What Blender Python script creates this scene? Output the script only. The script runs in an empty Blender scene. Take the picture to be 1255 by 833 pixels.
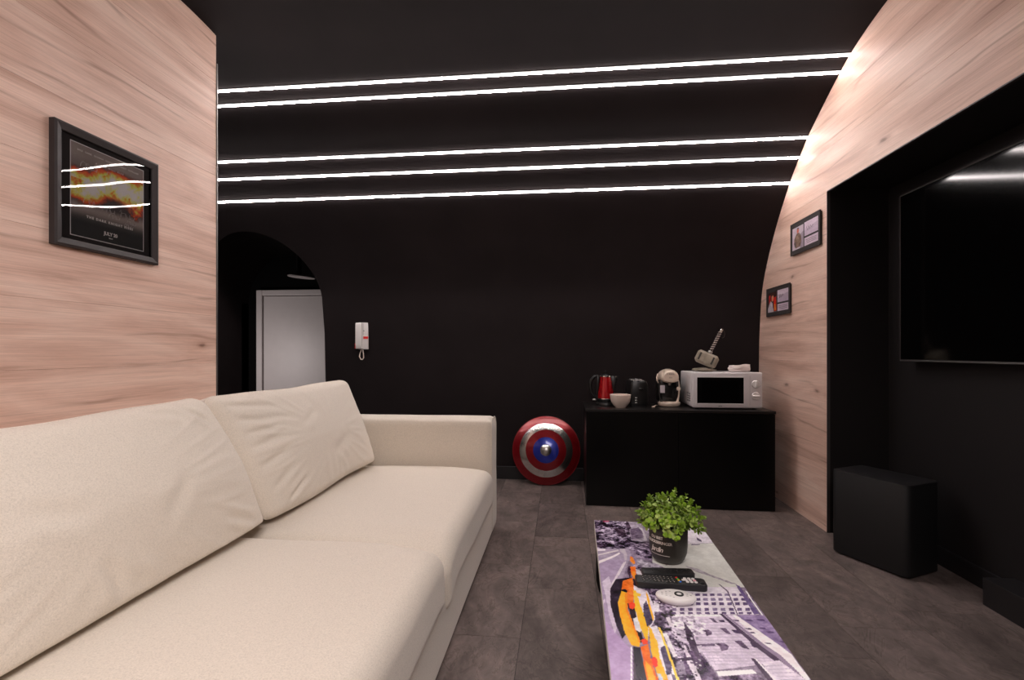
import bpy, bmesh, math, random
import numpy as np
from mathutils import Vector, Matrix, noise
random.seed(11)
SC = bpy.context.scene
COL = SC.collection
PI = math.pi

# ------------------------------------------------------------------ camera
cam_d = bpy.data.cameras.new('camera')
cam = bpy.data.objects.new('camera', cam_d); COL.objects.link(cam)
cam.location = (0, 0, 1.05)
cam.rotation_euler = (PI/2, 0, math.radians(5.806))
cam_d.sensor_width = 36.0
cam_d.lens = 36.0*595/1255
cam_d.shift_y = 13.5/1255
cam_d.clip_start = .02
SC.camera = cam

# ------------------------------------------------------------------ world, exposure
w = bpy.data.worlds.new('world'); SC.world = w; w.use_nodes = True
w.node_tree.nodes['Background'].inputs[0].default_value = (0, 0, 0, 1)
w.node_tree.nodes['Background'].inputs[1].default_value = 0
SC.view_settings.view_transform = 'Standard'
SC.view_settings.look = 'None'
SC.view_settings.gamma = 1
SC.view_settings.use_curve_mapping = False
SC.view_settings.exposure = 0.0
STRIP = 50.0      # emission of the light lines
LIGHT_COL = (1.0, .90, .88)

def area(name, loc, rot, sx, sy, power, col=LIGHT_COL):
    l = bpy.data.lights.new(name, 'AREA'); l.shape = 'RECTANGLE'; l.size = sx; l.size_y = sy
    l.energy = power; l.color = col
    o = bpy.data.objects.new(name, l); COL.objects.link(o); o.location = loc; o.rotation_euler = rot
    return o
area('room_fill', (0.15, -0.65, 2.5), (0, math.radians(28), 0), 1.4, 1.2, 92)     # added unseen fill light behind the viewpoint, tilted towards the left wall
area('corridor_fill', (-4.95, 5.3, .9), Vector((.9, 1.7, -.25)).to_track_quat('-Z', 'Y').to_euler(), .5, .8, 15)  # added fill light out of view, brightens the corridor door

# ------------------------------------------------------------------ materials
def srgb(c):
    return tuple((x/12.92 if x <= .04045 else ((x+.055)/1.055)**2.4) for x in [v/255 for v in c])
def mat(name, col, rough=.5, metal=0, spec=.5, bump=0, bscale=200, var=0, vscale=8, coat=0, emit=None, estr=0, trans=0, sheen=0):
    m = bpy.data.materials.new(name); m.use_nodes = True
    nt = m.node_tree; b = nt.nodes['Principled BSDF']; L = nt.links
    b.inputs['Base Color'].default_value = (*col, 1)
    b.inputs['Roughness'].default_value = rough
    b.inputs['Metallic'].default_value = metal
    b.inputs['Specular IOR Level'].default_value = spec
    b.inputs['Coat Weight'].default_value = coat
    b.inputs['Transmission Weight'].default_value = trans
    b.inputs['Sheen Weight'].default_value = sheen
    if emit: b.inputs['Emission Color'].default_value = (*emit, 1); b.inputs['Emission Strength'].default_value = estr
    tc = nt.nodes.new('ShaderNodeTexCoord')
    if var:
        n = nt.nodes.new('ShaderNodeTexNoise'); n.inputs['Scale'].default_value = vscale; n.inputs['Detail'].default_value = 5
        L.new(tc.outputs['Object'], n.inputs['Vector'])
        r = nt.nodes.new('ShaderNodeValToRGB')
        r.color_ramp.elements[0].position = .3; r.color_ramp.elements[1].position = .7
        r.color_ramp.elements[0].color = (*[x*(1-var) for x in col], 1)
        r.color_ramp.elements[1].color = (*[min(1, x*(1+var)) for x in col], 1)
        L.new(n.outputs['Fac'], r.inputs['Fac']); L.new(r.outputs['Color'], b.inputs['Base Color'])
    if bump:
        n = nt.nodes.new('ShaderNodeTexNoise'); n.inputs['Scale'].default_value = bscale; n.inputs['Detail'].default_value = 3
        L.new(tc.outputs['Object'], n.inputs['Vector'])
        bp = nt.nodes.new('ShaderNodeBump'); bp.inputs['Strength'].default_value = bump; bp.inputs['Distance'].default_value = .002
        L.new(n.outputs['Fac'], bp.inputs['Height']); L.new(bp.outputs['Normal'], b.inputs['Normal'])
    return m

def ramp(nt, stops):
    r = nt.nodes.new('ShaderNodeValToRGB'); e = r.color_ramp.elements
    while len(e) > 1: e.remove(e[-1])
    e[0].position = stops[0][0]; e[0].color = (*stops[0][1], 1)
    for p, c in stops[1:]:
        x = e.new(p); x.color = (*c, 1)
    return r

def wood_mat(name, tint):
    m = bpy.data.materials.new(name); m.use_nodes = True
    nt = m.node_tree; N = nt.nodes; L = nt.links; b = N['Principled BSDF']
    b.inputs['Roughness'].default_value = .5; b.inputs['Specular IOR Level'].default_value = .3
    geo = N.new('ShaderNodeNewGeometry'); oi = N.new('ShaderNodeObjectInfo')
    mul = N.new('ShaderNodeVectorMath'); mul.operation = 'SCALE'; mul.inputs['Scale'].default_value = 1
    cx = N.new('ShaderNodeCombineXYZ'); m1 = N.new('ShaderNodeMath'); m1.operation = 'MULTIPLY'; m1.inputs[1].default_value = .35
    L.new(oi.outputs['Random'], m1.inputs[0]); L.new(m1.outputs[0], cx.inputs['X']); L.new(m1.outputs[0], cx.inputs['Y'])
    add = N.new('ShaderNodeVectorMath'); add.operation = 'ADD'
    L.new(geo.outputs['Position'], add.inputs[0]); L.new(cx.outputs[0], add.inputs[1])
    def mp(sc):
        q = N.new('ShaderNodeMapping'); q.inputs['Scale'].default_value = sc; L.new(add.outputs[0], q.inputs['Vector']); return q
    def nz(sc, scale, det=6, dist=0, rough=.55):
        n = N.new('ShaderNodeTexNoise'); n.inputs['Scale'].default_value = scale; n.inputs['Detail'].default_value = det
        n.inputs['Distortion'].default_value = dist; n.inputs['Roughness'].default_value = rough
        L.new(mp(sc).outputs[0], n.inputs['Vector']); return n
    big = nz((1, .42, 3.0), 2.6, 6, .9)
    fine = nz((1, .11, 4.4), 20, 9, .7, .72)
    fib = nz((1, .05, 5), 60, 6, .2, .75)
    c = [srgb(x) for x in ((190, 152, 136), (212, 176, 160), (223, 190, 175), (231, 203, 189))]
    c = [tuple(a*t for a, t in zip(x, tint)) for x in c]
    r1 = ramp(nt, [(.28, c[0]), (.44, c[1]), (.56, c[2]), (.74, c[3])])
    L.new(big.outputs['Fac'], r1.inputs['Fac'])
    r2 = ramp(nt, [(.30, (.72, .68, .66)), (.43, (.94, .93, .92)), (.7, (1.04, 1.04, 1.04))]); L.new(fine.outputs['Fac'], r2.inputs['Fac'])
    r3 = ramp(nt, [(.34, (.80, .78, .77)), (.58, (1.05, 1.05, 1.05))]); L.new(fib.outputs['Fac'], r3.inputs['Fac'])
    def mixm(a, bb, f=1):
        x = N.new('ShaderNodeMix'); x.data_type = 'RGBA'; x.blend_type = 'MULTIPLY'; x.inputs['Factor'].default_value = f
        L.new(a, x.inputs['A']); L.new(bb, x.inputs['B']); return x.outputs['Result']
    o = mixm(r1.outputs[0], r2.outputs[0], .46); o = mixm(o, r3.outputs[0], .85)
    # cracks: thin dark wavy lines along the grain
    wv = N.new('ShaderNodeTexWave'); wv.wave_type = 'BANDS'; wv.bands_direction = 'Z'
    wv.inputs['Scale'].default_value = 2.2; wv.inputs['Distortion'].default_value = 9; wv.inputs['Detail'].default_value = 4; wv.inputs['Detail Scale'].default_value = .9
    L.new(mp((.3, .22, 1)).outputs[0], wv.inputs['Vector'])
    r4 = ramp(nt, [(0, (.70, .65, .62)), (.015, (.90, .88, .87)), (.05, (1, 1, 1))]); L.new(wv.outputs['Fac'], r4.inputs['Fac'])
    gate = nz((1, .7, 1.5), 2.6, 2); rg = ramp(nt, [(.5, (0, 0, 0)), (.62, (1, 1, 1))]); L.new(gate.outputs['Fac'], rg.inputs['Fac'])
    x = N.new('ShaderNodeMix'); x.data_type = 'RGBA'; x.blend_type = 'MULTIPLY'
    L.new(rg.outputs[0], x.inputs['Factor']); L.new(o, x.inputs['A']); L.new(r4.outputs[0], x.inputs['B']); o = x.outputs['Result']
    # knots
    v = N.new('ShaderNodeTexVoronoi'); v.voronoi_dimensions = '2D'; v.inputs['Scale'].default_value = 1.15; v.inputs['Randomness'].default_value = 1
    wob = nz((1, 1, 1), 14, 3); sub = N.new('ShaderNodeVectorMath'); sub.operation = 'MULTIPLY_ADD'
    sub.inputs[1].default_value = (.05, .05, .05)
    sx_ = N.new('ShaderNodeSeparateXYZ'); L.new(add.outputs[0], sx_.inputs[0])
    my = N.new('ShaderNodeMath'); my.operation = 'MULTIPLY'; my.inputs[1].default_value = 1.0; L.new(sx_.outputs['Y'], my.inputs[0])
    mz = N.new('ShaderNodeMath'); mz.operation = 'MULTIPLY'; mz.inputs[1].default_value = 2.6; L.new(sx_.outputs['Z'], mz.inputs[0])
    cy_ = N.new('ShaderNodeCombineXYZ'); L.new(my.outputs[0], cy_.inputs['X']); L.new(mz.outputs[0], cy_.inputs['Y'])
    L.new(wob.outputs['Color'], sub.inputs[0]); L.new(cy_.outputs[0], sub.inputs[2])
    L.new(sub.outputs[0], v.inputs['Vector'])
    r5 = ramp(nt, [(0, (.28, .24, .22)), (.016, (.42, .36, .33)), (.03, (.76, .70, .67)), (.055, (.93, .91, .90)), (.10, (1, 1, 1))]); L.new(v.outputs['Distance'], r5.inputs['Fac'])
    o = mixm(o, r5.outputs[0], .9)
    hs = N.new('ShaderNodeHueSaturation'); mr = N.new('ShaderNodeMapRange'); mr.inputs['To Min'].default_value = .98; mr.inputs['To Max'].default_value = 1.02
    L.new(oi.outputs['Random'], mr.inputs['Value']); L.new(mr.outputs[0], hs.inputs['Value']); L.new(o, hs.inputs['Color'])
    L.new(hs.outputs['Color'], b.inputs['Base Color'])
    bp = N.new('ShaderNodeBump'); bp.inputs['Strength'].default_value = .25; bp.inputs['Distance'].default_value = .001
    L.new(fine.outputs['Fac'], bp.inputs['Height']); L.new(bp.outputs['Normal'], b.inputs['Normal'])
    return m

def slate_mat():
    m = bpy.data.materials.new('slate_tile'); m.use_nodes = True
    nt = m.node_tree; N = nt.nodes; L = nt.links; b = N['Principled BSDF']
    geo = N.new('ShaderNodeNewGeometry'); oi = N.new('ShaderNodeObjectInfo')
    cx = N.new('ShaderNodeCombineXYZ'); m1 = N.new('ShaderNodeMath'); m1.operation = 'MULTIPLY'; m1.inputs[1].default_value = 17
    L.new(oi.outputs['Random'], m1.inputs[0]); L.new(m1.outputs[0], cx.inputs['X']); L.new(m1.outputs[0], cx.inputs['Z'])
    add = N.new('ShaderNodeVectorMath'); add.operation = 'ADD'
    L.new(geo.outputs['Position'], add.inputs[0]); L.new(cx.outputs[0], add.inputs[1])
    def nz(scale, det, dist, sc=(1, 1, 1), rot=0, rough=.6):
        q = N.new('ShaderNodeMapping'); q.inputs['Scale'].default_value = sc; q.inputs['Rotation'].default_value = (0, 0, rot)
        L.new(add.outputs[0], q.inputs['Vector'])
        n = N.new('ShaderNodeTexNoise'); n.inputs['Scale'].default_value = scale; n.inputs['Detail'].default_value = det
        n.inputs['Distortion'].default_value = dist; n.inputs['Roughness'].default_value = rough
        L.new(q.outputs[0], n.inputs['Vector']); return n
    a = nz(3.2, 7, 1.6, (1, .55, 1), .7); c = nz(22, 7, 1.0, (1, .6, 1), .7, .65)
    r1 = ramp(nt, [(.3, srgb((90, 80, 76))), (.5, srgb((111, 99, 95))), (.68, srgb((131, 117, 111)))]); L.new(a.outputs['Fac'], r1.inputs['Fac'])
    r2 = ramp(nt, [(.3, (.62, .60, .59)), (.5, (.95, .95, .95)), (.75, (1.25, 1.25, 1.25))]); L.new(c.outputs['Fac'], r2.inputs['Fac'])
    x = N.new('ShaderNodeMix'); x.data_type = 'RGBA'; x.blend_type = 'MULTIPLY'; x.inputs['Factor'].default_value = .9
    L.new(r1.outputs[0], x.inputs['A']); L.new(r2.outputs[0], x.inputs['B'])
    # ridge lines of split slate
    v = nz(2.6, 4, 2.2, (1, .7, 1), -.4); ab = N.new('ShaderNodeMath'); ab.operation = 'SUBTRACT'; ab.inputs[1].default_value = .5
    L.new(v.outputs['Fac'], ab.inputs[0]); ab2 = N.new('ShaderNodeMath'); ab2.operation = 'ABSOLUTE'; L.new(ab.outputs[0], ab2.inputs[0])
    r3 = ramp(nt, [(0, (.62, .6, .58)), (.006, (.85, .84, .83)), (.016, (1.28, 1.27, 1.26)), (.04, (1, 1, 1))]); L.new(ab2.outputs[0], r3.inputs['Fac'])
    y = N.new('ShaderNodeMix'); y.data_type = 'RGBA'; y.blend_type = 'MULTIPLY'; y.inputs['Factor'].default_value = .6
    L.new(x.outputs['Result'], y.inputs['A']); L.new(r3.outputs[0], y.inputs['B'])
    hs = N.new('ShaderNodeHueSaturation'); mr = N.new('ShaderNodeMapRange'); mr.inputs['To Min'].default_value = .80; mr.inputs['To Max'].default_value = 1.12
    L.new(oi.outputs['Random'], mr.inputs['Value']); L.new(mr.outputs[0], hs.inputs['Value']); L.new(y.outputs['Result'], hs.inputs['Color'])
    L.new(hs.outputs['Color'], b.inputs['Base Color'])
    b.inputs['Roughness'].default_value = .5; b.inputs['Specular IOR Level'].default_value = .35
    bp = N.new('ShaderNodeBump'); bp.inputs['Strength'].default_value = .5; bp.inputs['Distance'].default_value = .003
    ad = N.new('ShaderNodeMath'); ad.operation = 'ADD'; L.new(c.outputs['Fac'], ad.inputs[0]); L.new(a.outputs['Fac'], ad.inputs[1])
    L.new(ad.outputs[0], bp.inputs['Height']); L.new(bp.outputs['Normal'], b.inputs['Normal'])
    return m

def fabric_mat(name, col):
    m = bpy.data.materials.new(name); m.use_nodes = True
    nt = m.node_tree; N = nt.nodes; L = nt.links; b = N['Principled BSDF']
    b.inputs['Roughness'].default_value = .9; b.inputs['Specular IOR Level'].default_value = .15; b.inputs['Sheen Weight'].default_value = .25
    tc = N.new('ShaderNodeTexCoord')
    def nz(scale, det, sc=(1, 1, 1)):
        q = N.new('ShaderNodeMapping'); q.inputs['Scale'].default_value = sc; L.new(tc.outputs['Object'], q.inputs['Vector'])
        n = N.new('ShaderNodeTexNoise'); n.inputs['Scale'].default_value = scale; n.inputs['Detail'].default_value = det
        L.new(q.outputs[0], n.inputs['Vector']); return n
    a = nz(650, 3, (1, .35, 1)); c = nz(650, 3, (.35, 1, .6)); d = nz(240, 4)
    ad = N.new('ShaderNodeMath'); ad.operation = 'ADD'; L.new(a.outputs['Fac'], ad.inputs[0]); L.new(c.outputs['Fac'], ad.inputs[1])
    hf = N.new('ShaderNodeMath'); hf.operation = 'MULTIPLY'; hf.inputs[1].default_value = .35; L.new(ad.outputs[0], hf.inputs[0])
    ad2 = N.new('ShaderNodeMath'); ad2.operation = 'MULTIPLY_ADD'; ad2.inputs[1].default_value = .3
    L.new(d.outputs['Fac'], ad2.inputs[0]); L.new(hf.outputs[0], ad2.inputs[2])
    r = ramp(nt, [(.38, tuple(x*.84 for x in col)), (.5, tuple(x*.98 for x in col)), (.62, tuple(min(1, x*1.07) for x in col))])
    L.new(ad2.outputs[0], r.inputs['Fac']); L.new(r.outputs[0], b.inputs['Base Color'])
    bp = N.new('ShaderNodeBump'); bp.inputs['Strength'].default_value = .5; bp.inputs['Distance'].default_value = .0012
    L.new(ad2.outputs[0], bp.inputs['Height']); L.new(bp.outputs['Normal'], b.inputs['Normal'])
    return m

def paint_mat(name, rough=.45, spec=.4):
    m = bpy.data.materials.new(name); m.use_nodes = True
    nt = m.node_tree; b = nt.nodes['Principled BSDF']
    a = nt.nodes.new('ShaderNodeAttribute'); a.attribute_name = 'print'
    nt.links.new(a.outputs['Color'], b.inputs['Base Color'])
    b.inputs['Roughness'].default_value = rough; b.inputs['Specular IOR Level'].default_value = spec
    return m

M = dict(
    wood=wood_mat('oak_laminate', (1.10, 1.13, 1.12)),
    slate=slate_mat(),
    fabric=fabric_mat('cream_weave', srgb((223, 213, 199))),
    black_wall=mat('black_matt_paint', (.0115, .0100, .0105), .55, spec=.35, bump=.15, bscale=90),
    vault=mat('black_vault_paint', (.0165, .0128, .0132), .85, spec=.08, bump=.12, bscale=60, var=.12, vscale=3),
    grout=mat('dark_joint', (.012, .010, .010), .9),
    skirt=mat('black_skirting', (.012, .011, .012), .4, bump=.05),
    strip=mat('light_line', (.9, .9, .9), .5, emit=LIGHT_COL, estr=STRIP),
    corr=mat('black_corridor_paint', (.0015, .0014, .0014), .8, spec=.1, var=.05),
    channel=mat('black_channel', (.01, .01, .01), .5, var=.1),
    alu=mat('brushed_aluminium', (.22, .21, .205), .5, 1, var=.08, vscale=40),
    edgep=mat('dark_edge_profile', (.10, .09, .09), .6, .6, var=.08),
    door=mat('white_door', (.62, .57, .56), .4, var=.02),
    cab=mat('black_lacquer', (.0010, .0009, .0009), .3, spec=.25, bump=.03, bscale=300),
    cabtop=mat('black_worktop', (.008, .0065, .006), .35, spec=.5, bump=.15, bscale=250, var=.2),
    red=mat('red_lacquer', (.40, .004, .008), .22, .35, coat=.6, var=.06),
    shieldred=mat('red_enamel', (.23, .004, .009), .28, .45, coat=.5, var=.1, vscale=20),
    blue=mat('blue_enamel', (.008, .02, .26), .28, .3, coat=.5, var=.1, vscale=20),
    chrome=mat('polished_steel', (.85, .82, .79), .2, 1, var=.05, bump=.04, bscale=12),
    steel=mat('satin_steel', (.62, .60, .57), .32, 1, var=.08, bump=.05, bscale=30),
    blk=mat('black_plastic', (.008, .008, .008), .3, spec=.5, bump=.02),
    blkm=mat('matt_black_plastic', (.012, .012, .013), .5, bump=.1, bscale=400),
    glossblk=mat('glossy_black_glass', (.002, .002, .002), .06, spec=.5, var=.01),
    screen=mat('screen_glass', (.0006, .0006, .0007), .09, spec=.35, var=.01),
    white=mat('white_enamel', (.72, .69, .70), .35, var=.02),
    whitep=mat('white_plastic', (.78, .75, .73), .3, var=.02),
    offw=mat('cream_plastic', (.80, .66, .54), .3, var=.03, coat=.2),
    bowl=mat('cream_glaze', (.74, .62, .54), .3, var=.04, coat=.3),
    greyh=mat('weathered_grey_resin', (.30, .26, .20), .6, bump=.5, bscale=60, var=.25, vscale=25),
    dgrey=mat('dark_resin', (.03, .026, .022), .6, var=.2),
    leather=mat('brown_leather', (.06, .04, .03), .6, bump=.3, var=.2, vscale=60),
    lightwrap=mat('pale_cord', (.55, .48, .44), .6, var=.1),
    towel=mat('white_terry', (.78, .68, .64), .95, bump=.9, bscale=500, var=.05),
    pot=mat('olive_black_glaze', (.030, .026, .020), .45, bump=.1, bscale=200, var=.12),
    soil=mat('dark_soil', (.012, .009, .006), .95, bump=.8, bscale=150),
    leaf=mat('green_leaf', (.21, .35, .025), .5, var=.5, vscale=14),
    leafb=mat('pale_green_leaf', (.33, .44, .10), .55, var=.4, vscale=14),
    stem=mat('green_stem', (.10, .16, .03), .6, var=.2),
    brightink=mat('white_ink', (.97, .94, .92), .5, var=.02),
    ink=mat('off_white_ink', (.80, .74, .68), .6, var=.05),
    greyink=mat('grey_ink', (.08, .07, .07), .6, var=.05),
    redp=mat('red_button', (.75, .02, .02), .4, var=.03),
    greenp=mat('green_button', (.05, .42, .06), .4, var=.03),
    yellowp=mat('yellow_button', (.80, .52, .02), .4, var=.03),
    bluep=mat('blue_button', (.02, .18, .75), .4, var=.03),
    pinkp=mat('pink_button', (.70, .35, .40), .4, var=.03),
    frame=mat('black_frame', (.040, .033, .033), .55, spec=.3, bump=.05, var=.06),
    mount=mat('black_mount', (.034, .028, .027), .8, bump=.2, bscale=500),
    print=paint_mat('printed_photo', .5), tprint=paint_mat('table_print', .22, .5),
    paper=mat('white_paper', (.72, .66, .70), .6, var=.04),
    subm=mat('graphite_fabric', (.006, .0062, .0072), .6, bump=.3, bscale=600),
    cable=mat('beige_cable', (.58, .46, .36), .5, var=.05),
)
# picture glazing: thin clear glass sheet
def glass_mat():
    m = bpy.data.materials.new('picture_glass'); m.use_nodes = True
    nt = m.node_tree; N = nt.nodes; L = nt.links; N.remove(N['Principled BSDF'])
    t = N.new('ShaderNodeBsdfTransparent'); g = N.new('ShaderNodeBsdfGlossy'); g.inputs['Roughness'].default_value = .012
    f = N.new('ShaderNodeFresnel'); f.inputs['IOR'].default_value = 1.5
    x = N.new('ShaderNodeMixShader'); L.new(f.outputs[0], x.inputs[0]); L.new(t.outputs[0], x.inputs[1]); L.new(g.outputs[0], x.inputs[2])
    tc = N.new('ShaderNodeTexCoord'); n = N.new('ShaderNodeTexNoise'); n.inputs['Scale'].default_value = 3.4; n.inputs['Detail'].default_value = 0
    L.new(tc.outputs['Object'], n.inputs['Vector'])
    bp = N.new('ShaderNodeBump'); bp.inputs['Strength'].default_value = .25; bp.inputs['Distance'].default_value = .010
    L.new(n.outputs['Fac'], bp.inputs['Height']); L.new(bp.outputs['Normal'], g.inputs['Normal'])
    L.new(x.outputs[0], N['Material Output'].inputs[0]); return m
M['glass'] = glass_mat()

# ------------------------------------------------------------------ helpers
class B:
    """collects shapes in one bmesh, built as ONE mesh object"""
    def __init__(s): s.bm = bmesh.new()
    def _new(s, f):
        tmp = bmesh.new(); f(tmp)
        me = bpy.data.meshes.new('tmp'); tmp.to_mesh(me); tmp.free(); s.bm.from_mesh(me); bpy.data.meshes.remove(me); return s
    def box(s, c, size, bev=0, seg=2, mtx=None):
        def f(t):
            bmesh.ops.create_cube(t, size=1, matrix=Matrix.Diagonal((*size, 1)))
            if bev: bmesh.ops.bevel(t, geom=t.edges[:], offset=bev, segments=seg, profile=.5, affect='EDGES')
            bmesh.ops.transform(t, matrix=Matrix.Translation(c) @ (mtx or Matrix()), verts=t.verts)
        return s._new(f)
    def lo(s, a, b, bev=0, seg=2):
        return s.box([(x+y)/2 for x, y in zip(a, b)], [abs(y-x) for x, y in zip(a, b)], bev, seg)
    def lathe(s, prof, c=(0, 0, 0), seg=40, mtx=None, sx=1, sy=1):
        def f(t):
            rows = []
            for r, z in prof:
                if r < 1e-6: rows.append([t.verts.new((0, 0, z))])
                else: rows.append([t.verts.new((r*sx*math.cos(2*PI*i/seg), r*sy*math.sin(2*PI*i/seg), z)) for i in range(seg)])
            for a, b in zip(rows, rows[1:]):
                for i in range(seg):
                    j = (i+1) % seg
                    if len(a) == 1 and len(b) == 1: continue
                    if len(a) == 1: t.faces.new((a[0], b[i], b[j]))
                    elif len(b) == 1: t.faces.new((a[i], b[0], a[j]))
                    else: t.faces.new((a[i], b[i], b[j], a[j]))
            bmesh.ops.recalc_face_normals(t, faces=t.faces[:])
            bmesh.ops.transform(t, matrix=Matrix.Translation(c) @ (mtx or Matrix()), verts=t.verts)
        return s._new(f)
    def tube(s, pts, r, seg=10, closed=False):
        pts = [Vector(p) for p in pts]; n = len(pts)
        rr = r if isinstance(r, (list, tuple)) else [r]*n
        def f(t):
            rings = []; up = None
            for i, p in enumerate(pts):
                a = pts[i-1] if (i or closed) else pts[i]; b = pts[(i+1) % n] if (i < n-1 or closed) else pts[i]
                d = (b-a).normalized()
                if up is None: up = Vector((0, 0, 1)) if abs(d.z) < .9 else Vector((1, 0, 0))
                x = d.cross(up).normalized(); y = x.cross(d).normalized(); up = y
                rings.append([t.verts.new(p+(x*math.cos(2*PI*k/seg)+y*math.sin(2*PI*k/seg))*rr[i]) for k in range(seg)])
            m = n if closed else n-1
            for i in range(m):
                a, b = rings[i], rings[(i+1) % n]
                for k in range(seg): t.faces.new((a[k], a[(k+1) % seg], b[(k+1) % seg], b[k]))
            if not closed: t.faces.new(rings[0]); t.faces.new(rings[-1])
            bmesh.ops.recalc_face_normals(t, faces=t.faces[:])
        return s._new(f)
    def prism(s, poly, z0, z1, mtx=None, bev=0, seg=2):
        def f(t):
            vs = [t.verts.new((x, y, z0)) for x, y in poly]
            fc = t.faces.new(vs); r = bmesh.ops.extrude_face_region(t, geom=[fc])
            bmesh.ops.translate(t, verts=[v for v in r['geom'] if isinstance(v, bmesh.types.BMVert)], vec=(0, 0, z1-z0))
            bmesh.ops.recalc_face_normals(t, faces=t.faces[:])
            if bev: bmesh.ops.bevel(t, geom=[e for e in t.edges if len(e.link_faces) == 2 and e.calc_face_angle(0) > .5], offset=bev, segments=seg, profile=.5, affect='EDGES')
            if mtx: bmesh.ops.transform(t, matrix=mtx, verts=t.verts)
        return s._new(f)
    def flip(s, sx):
        s.bm.normal_update()
        if s.bm.faces[:][0].normal.x*sx < 0: bmesh.ops.reverse_faces(s.bm, faces=s.bm.faces[:])
        return s
    def ball(s, c, rx, ry, rz, u=24, v=14):
        def f(t):
            bmesh.ops.create_uvsphere(t, u_segments=u, v_segments=v, radius=1, matrix=Matrix.Translation(c) @ Matrix.Diagonal((rx, ry, rz, 1)))
        return s._new(f)
    def grid(s, P, nu, nv, closed=False):
        """P(i,j) -> point"""
        def f(t):
            V = [[t.verts.new(P(i, j)) for j in range(nv)] for i in range(nu)]
            for i in range(nu-1):
                for j in range(nv-1 if not closed else nv):
                    k = (j+1) % nv; t.faces.new((V[i][j], V[i+1][j], V[i+1][k], V[i][k]))
        return s._new(f)
    def put(s, name, m, parent=None, smooth=True, loc=None, rot=None, ang=40):
        me = bpy.data.meshes.new(name); s.bm.normal_update()
        if smooth:
            for f in s.bm.faces: f.smooth = True
            for e in s.bm.edges:
                if len(e.link_faces) == 2 and e.calc_face_angle(0) > math.radians(ang): e.smooth = False
        s.bm.to_mesh(me); s.bm.free()
        me.materials.append(M[m] if isinstance(m, str) else m)
        o = bpy.data.objects.new(name, me); COL.objects.link(o)
        if parent is not None: o.parent = parent
        if loc: o.location = loc
        if rot: o.rotation_euler = rot
        return o

def thing(name, label, cat, loc=(0, 0, 0), rotz=0, group=None):
    o = bpy.data.objects.new(name, None); COL.objects.link(o); o.empty_display_size = .05
    o.location = loc; o.rotation_euler = (0, 0, rotz); o['label'] = label; o['category'] = cat
    if group: o['group'] = group
    return o
def tag(o, label, cat, group=None):
    o['label'] = label; o['category'] = cat
    if group: o['group'] = group
    return o
def struct(o): o['kind'] = 'structure'; return o
def sempty(name):
    o = bpy.data.objects.new(name, None); COL.objects.link(o); o['kind'] = 'structure'; return o

def text(name, body, size, m, parent, mtx, ext=.0004, space=1.0, bold=0, align='CENTER'):
    cu = bpy.data.curves.new('t', 'FONT'); cu.body = body; cu.size = size; cu.extrude = ext; cu.align_x = align; cu.align_y = 'CENTER'
    cu.space_character = space; cu.offset = bold; cu.resolution_u = 3
    to = bpy.data.objects.new('t', cu); COL.objects.link(to)
    dg = bpy.context.evaluated_depsgraph_get(); dg.update()
    me = bpy.data.meshes.new_from_object(to.evaluated_get(dg)); bpy.data.objects.remove(to); bpy.data.curves.remove(cu)
    me.transform(mtx); me.materials.clear(); me.materials.append(M[m])
    o = bpy.data.objects.new(name, me); COL.objects.link(o); o.parent = parent; return o
def facing(origin, xdir, up=(0, 0, 1)):
    """matrix that lays text with its x along xdir, its y along up"""
    x = Vector(xdir).normalized(); y = Vector(up).normalized(); z = x.cross(y)
    return Matrix.Translation(origin) @ Matrix((x, y, z)).transposed().to_4x4()

def raster(nu, nv, su, sv, shapes, base=(128, 128, 128), seed=1):
    """paint flat print colours on a nu x nv raster of size su x sv; returns (nv+1, nu+1, 3) sRGB"""
    rng = np.random.default_rng(seed)
    U, V = np.meshgrid(np.linspace(0, su, nu+1), np.linspace(0, sv, nv+1))
    img = np.zeros((nv+1, nu+1, 3)); img[:] = base
    def blur(a, k):
        for _ in range(2):
            a = sum(np.roll(a, d, 0) for d in range(-k, k+1))/(2*k+1); a = sum(np.roll(a, d, 1) for d in range(-k, k+1))/(2*k+1)
        return a
    mot = 0
    for k, wgt in ((0, .5), (1, 1.2), (3, 3.2), (6, 5)):
        x = rng.standard_normal(U.shape); x = blur(x, k) if k else x; mot = mot + x/x.std()*(.7 if k else .35)
    mot = np.clip(mot/1.3, -2, 2)
    for col, n, poly in shapes:
        xs = [p[0] for p in poly]; ys = [p[1] for p in poly]
        i0 = max(0, int(min(xs)/su*nu)); i1 = min(nu+1, int(max(xs)/su*nu)+2); j0 = max(0, int(min(ys)/sv*nv)); j1 = min(nv+1, int(max(ys)/sv*nv)+2)
        if i0 >= i1 or j0 >= j1: continue
        u = U[j0:j1, i0:i1]; v = V[j0:j1, i0:i1]; ins = np.zeros(u.shape, bool); q = len(poly)
        for a in range(q):
            x0, y0 = poly[a]; x1, y1 = poly[(a+1) % q]
            if y0 == y1: continue
            c = (y0 > v) != (y1 > v); ins ^= c & (u < (x1-x0)*(v-y0)/(y1-y0)+x0)
        sub = img[j0:j1, i0:i1]; mm = mot[j0:j1, i0:i1][ins][:, None]*n
        sub[ins] = np.clip(np.array(col, float)+mm, 4, 252)
    return img
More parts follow.
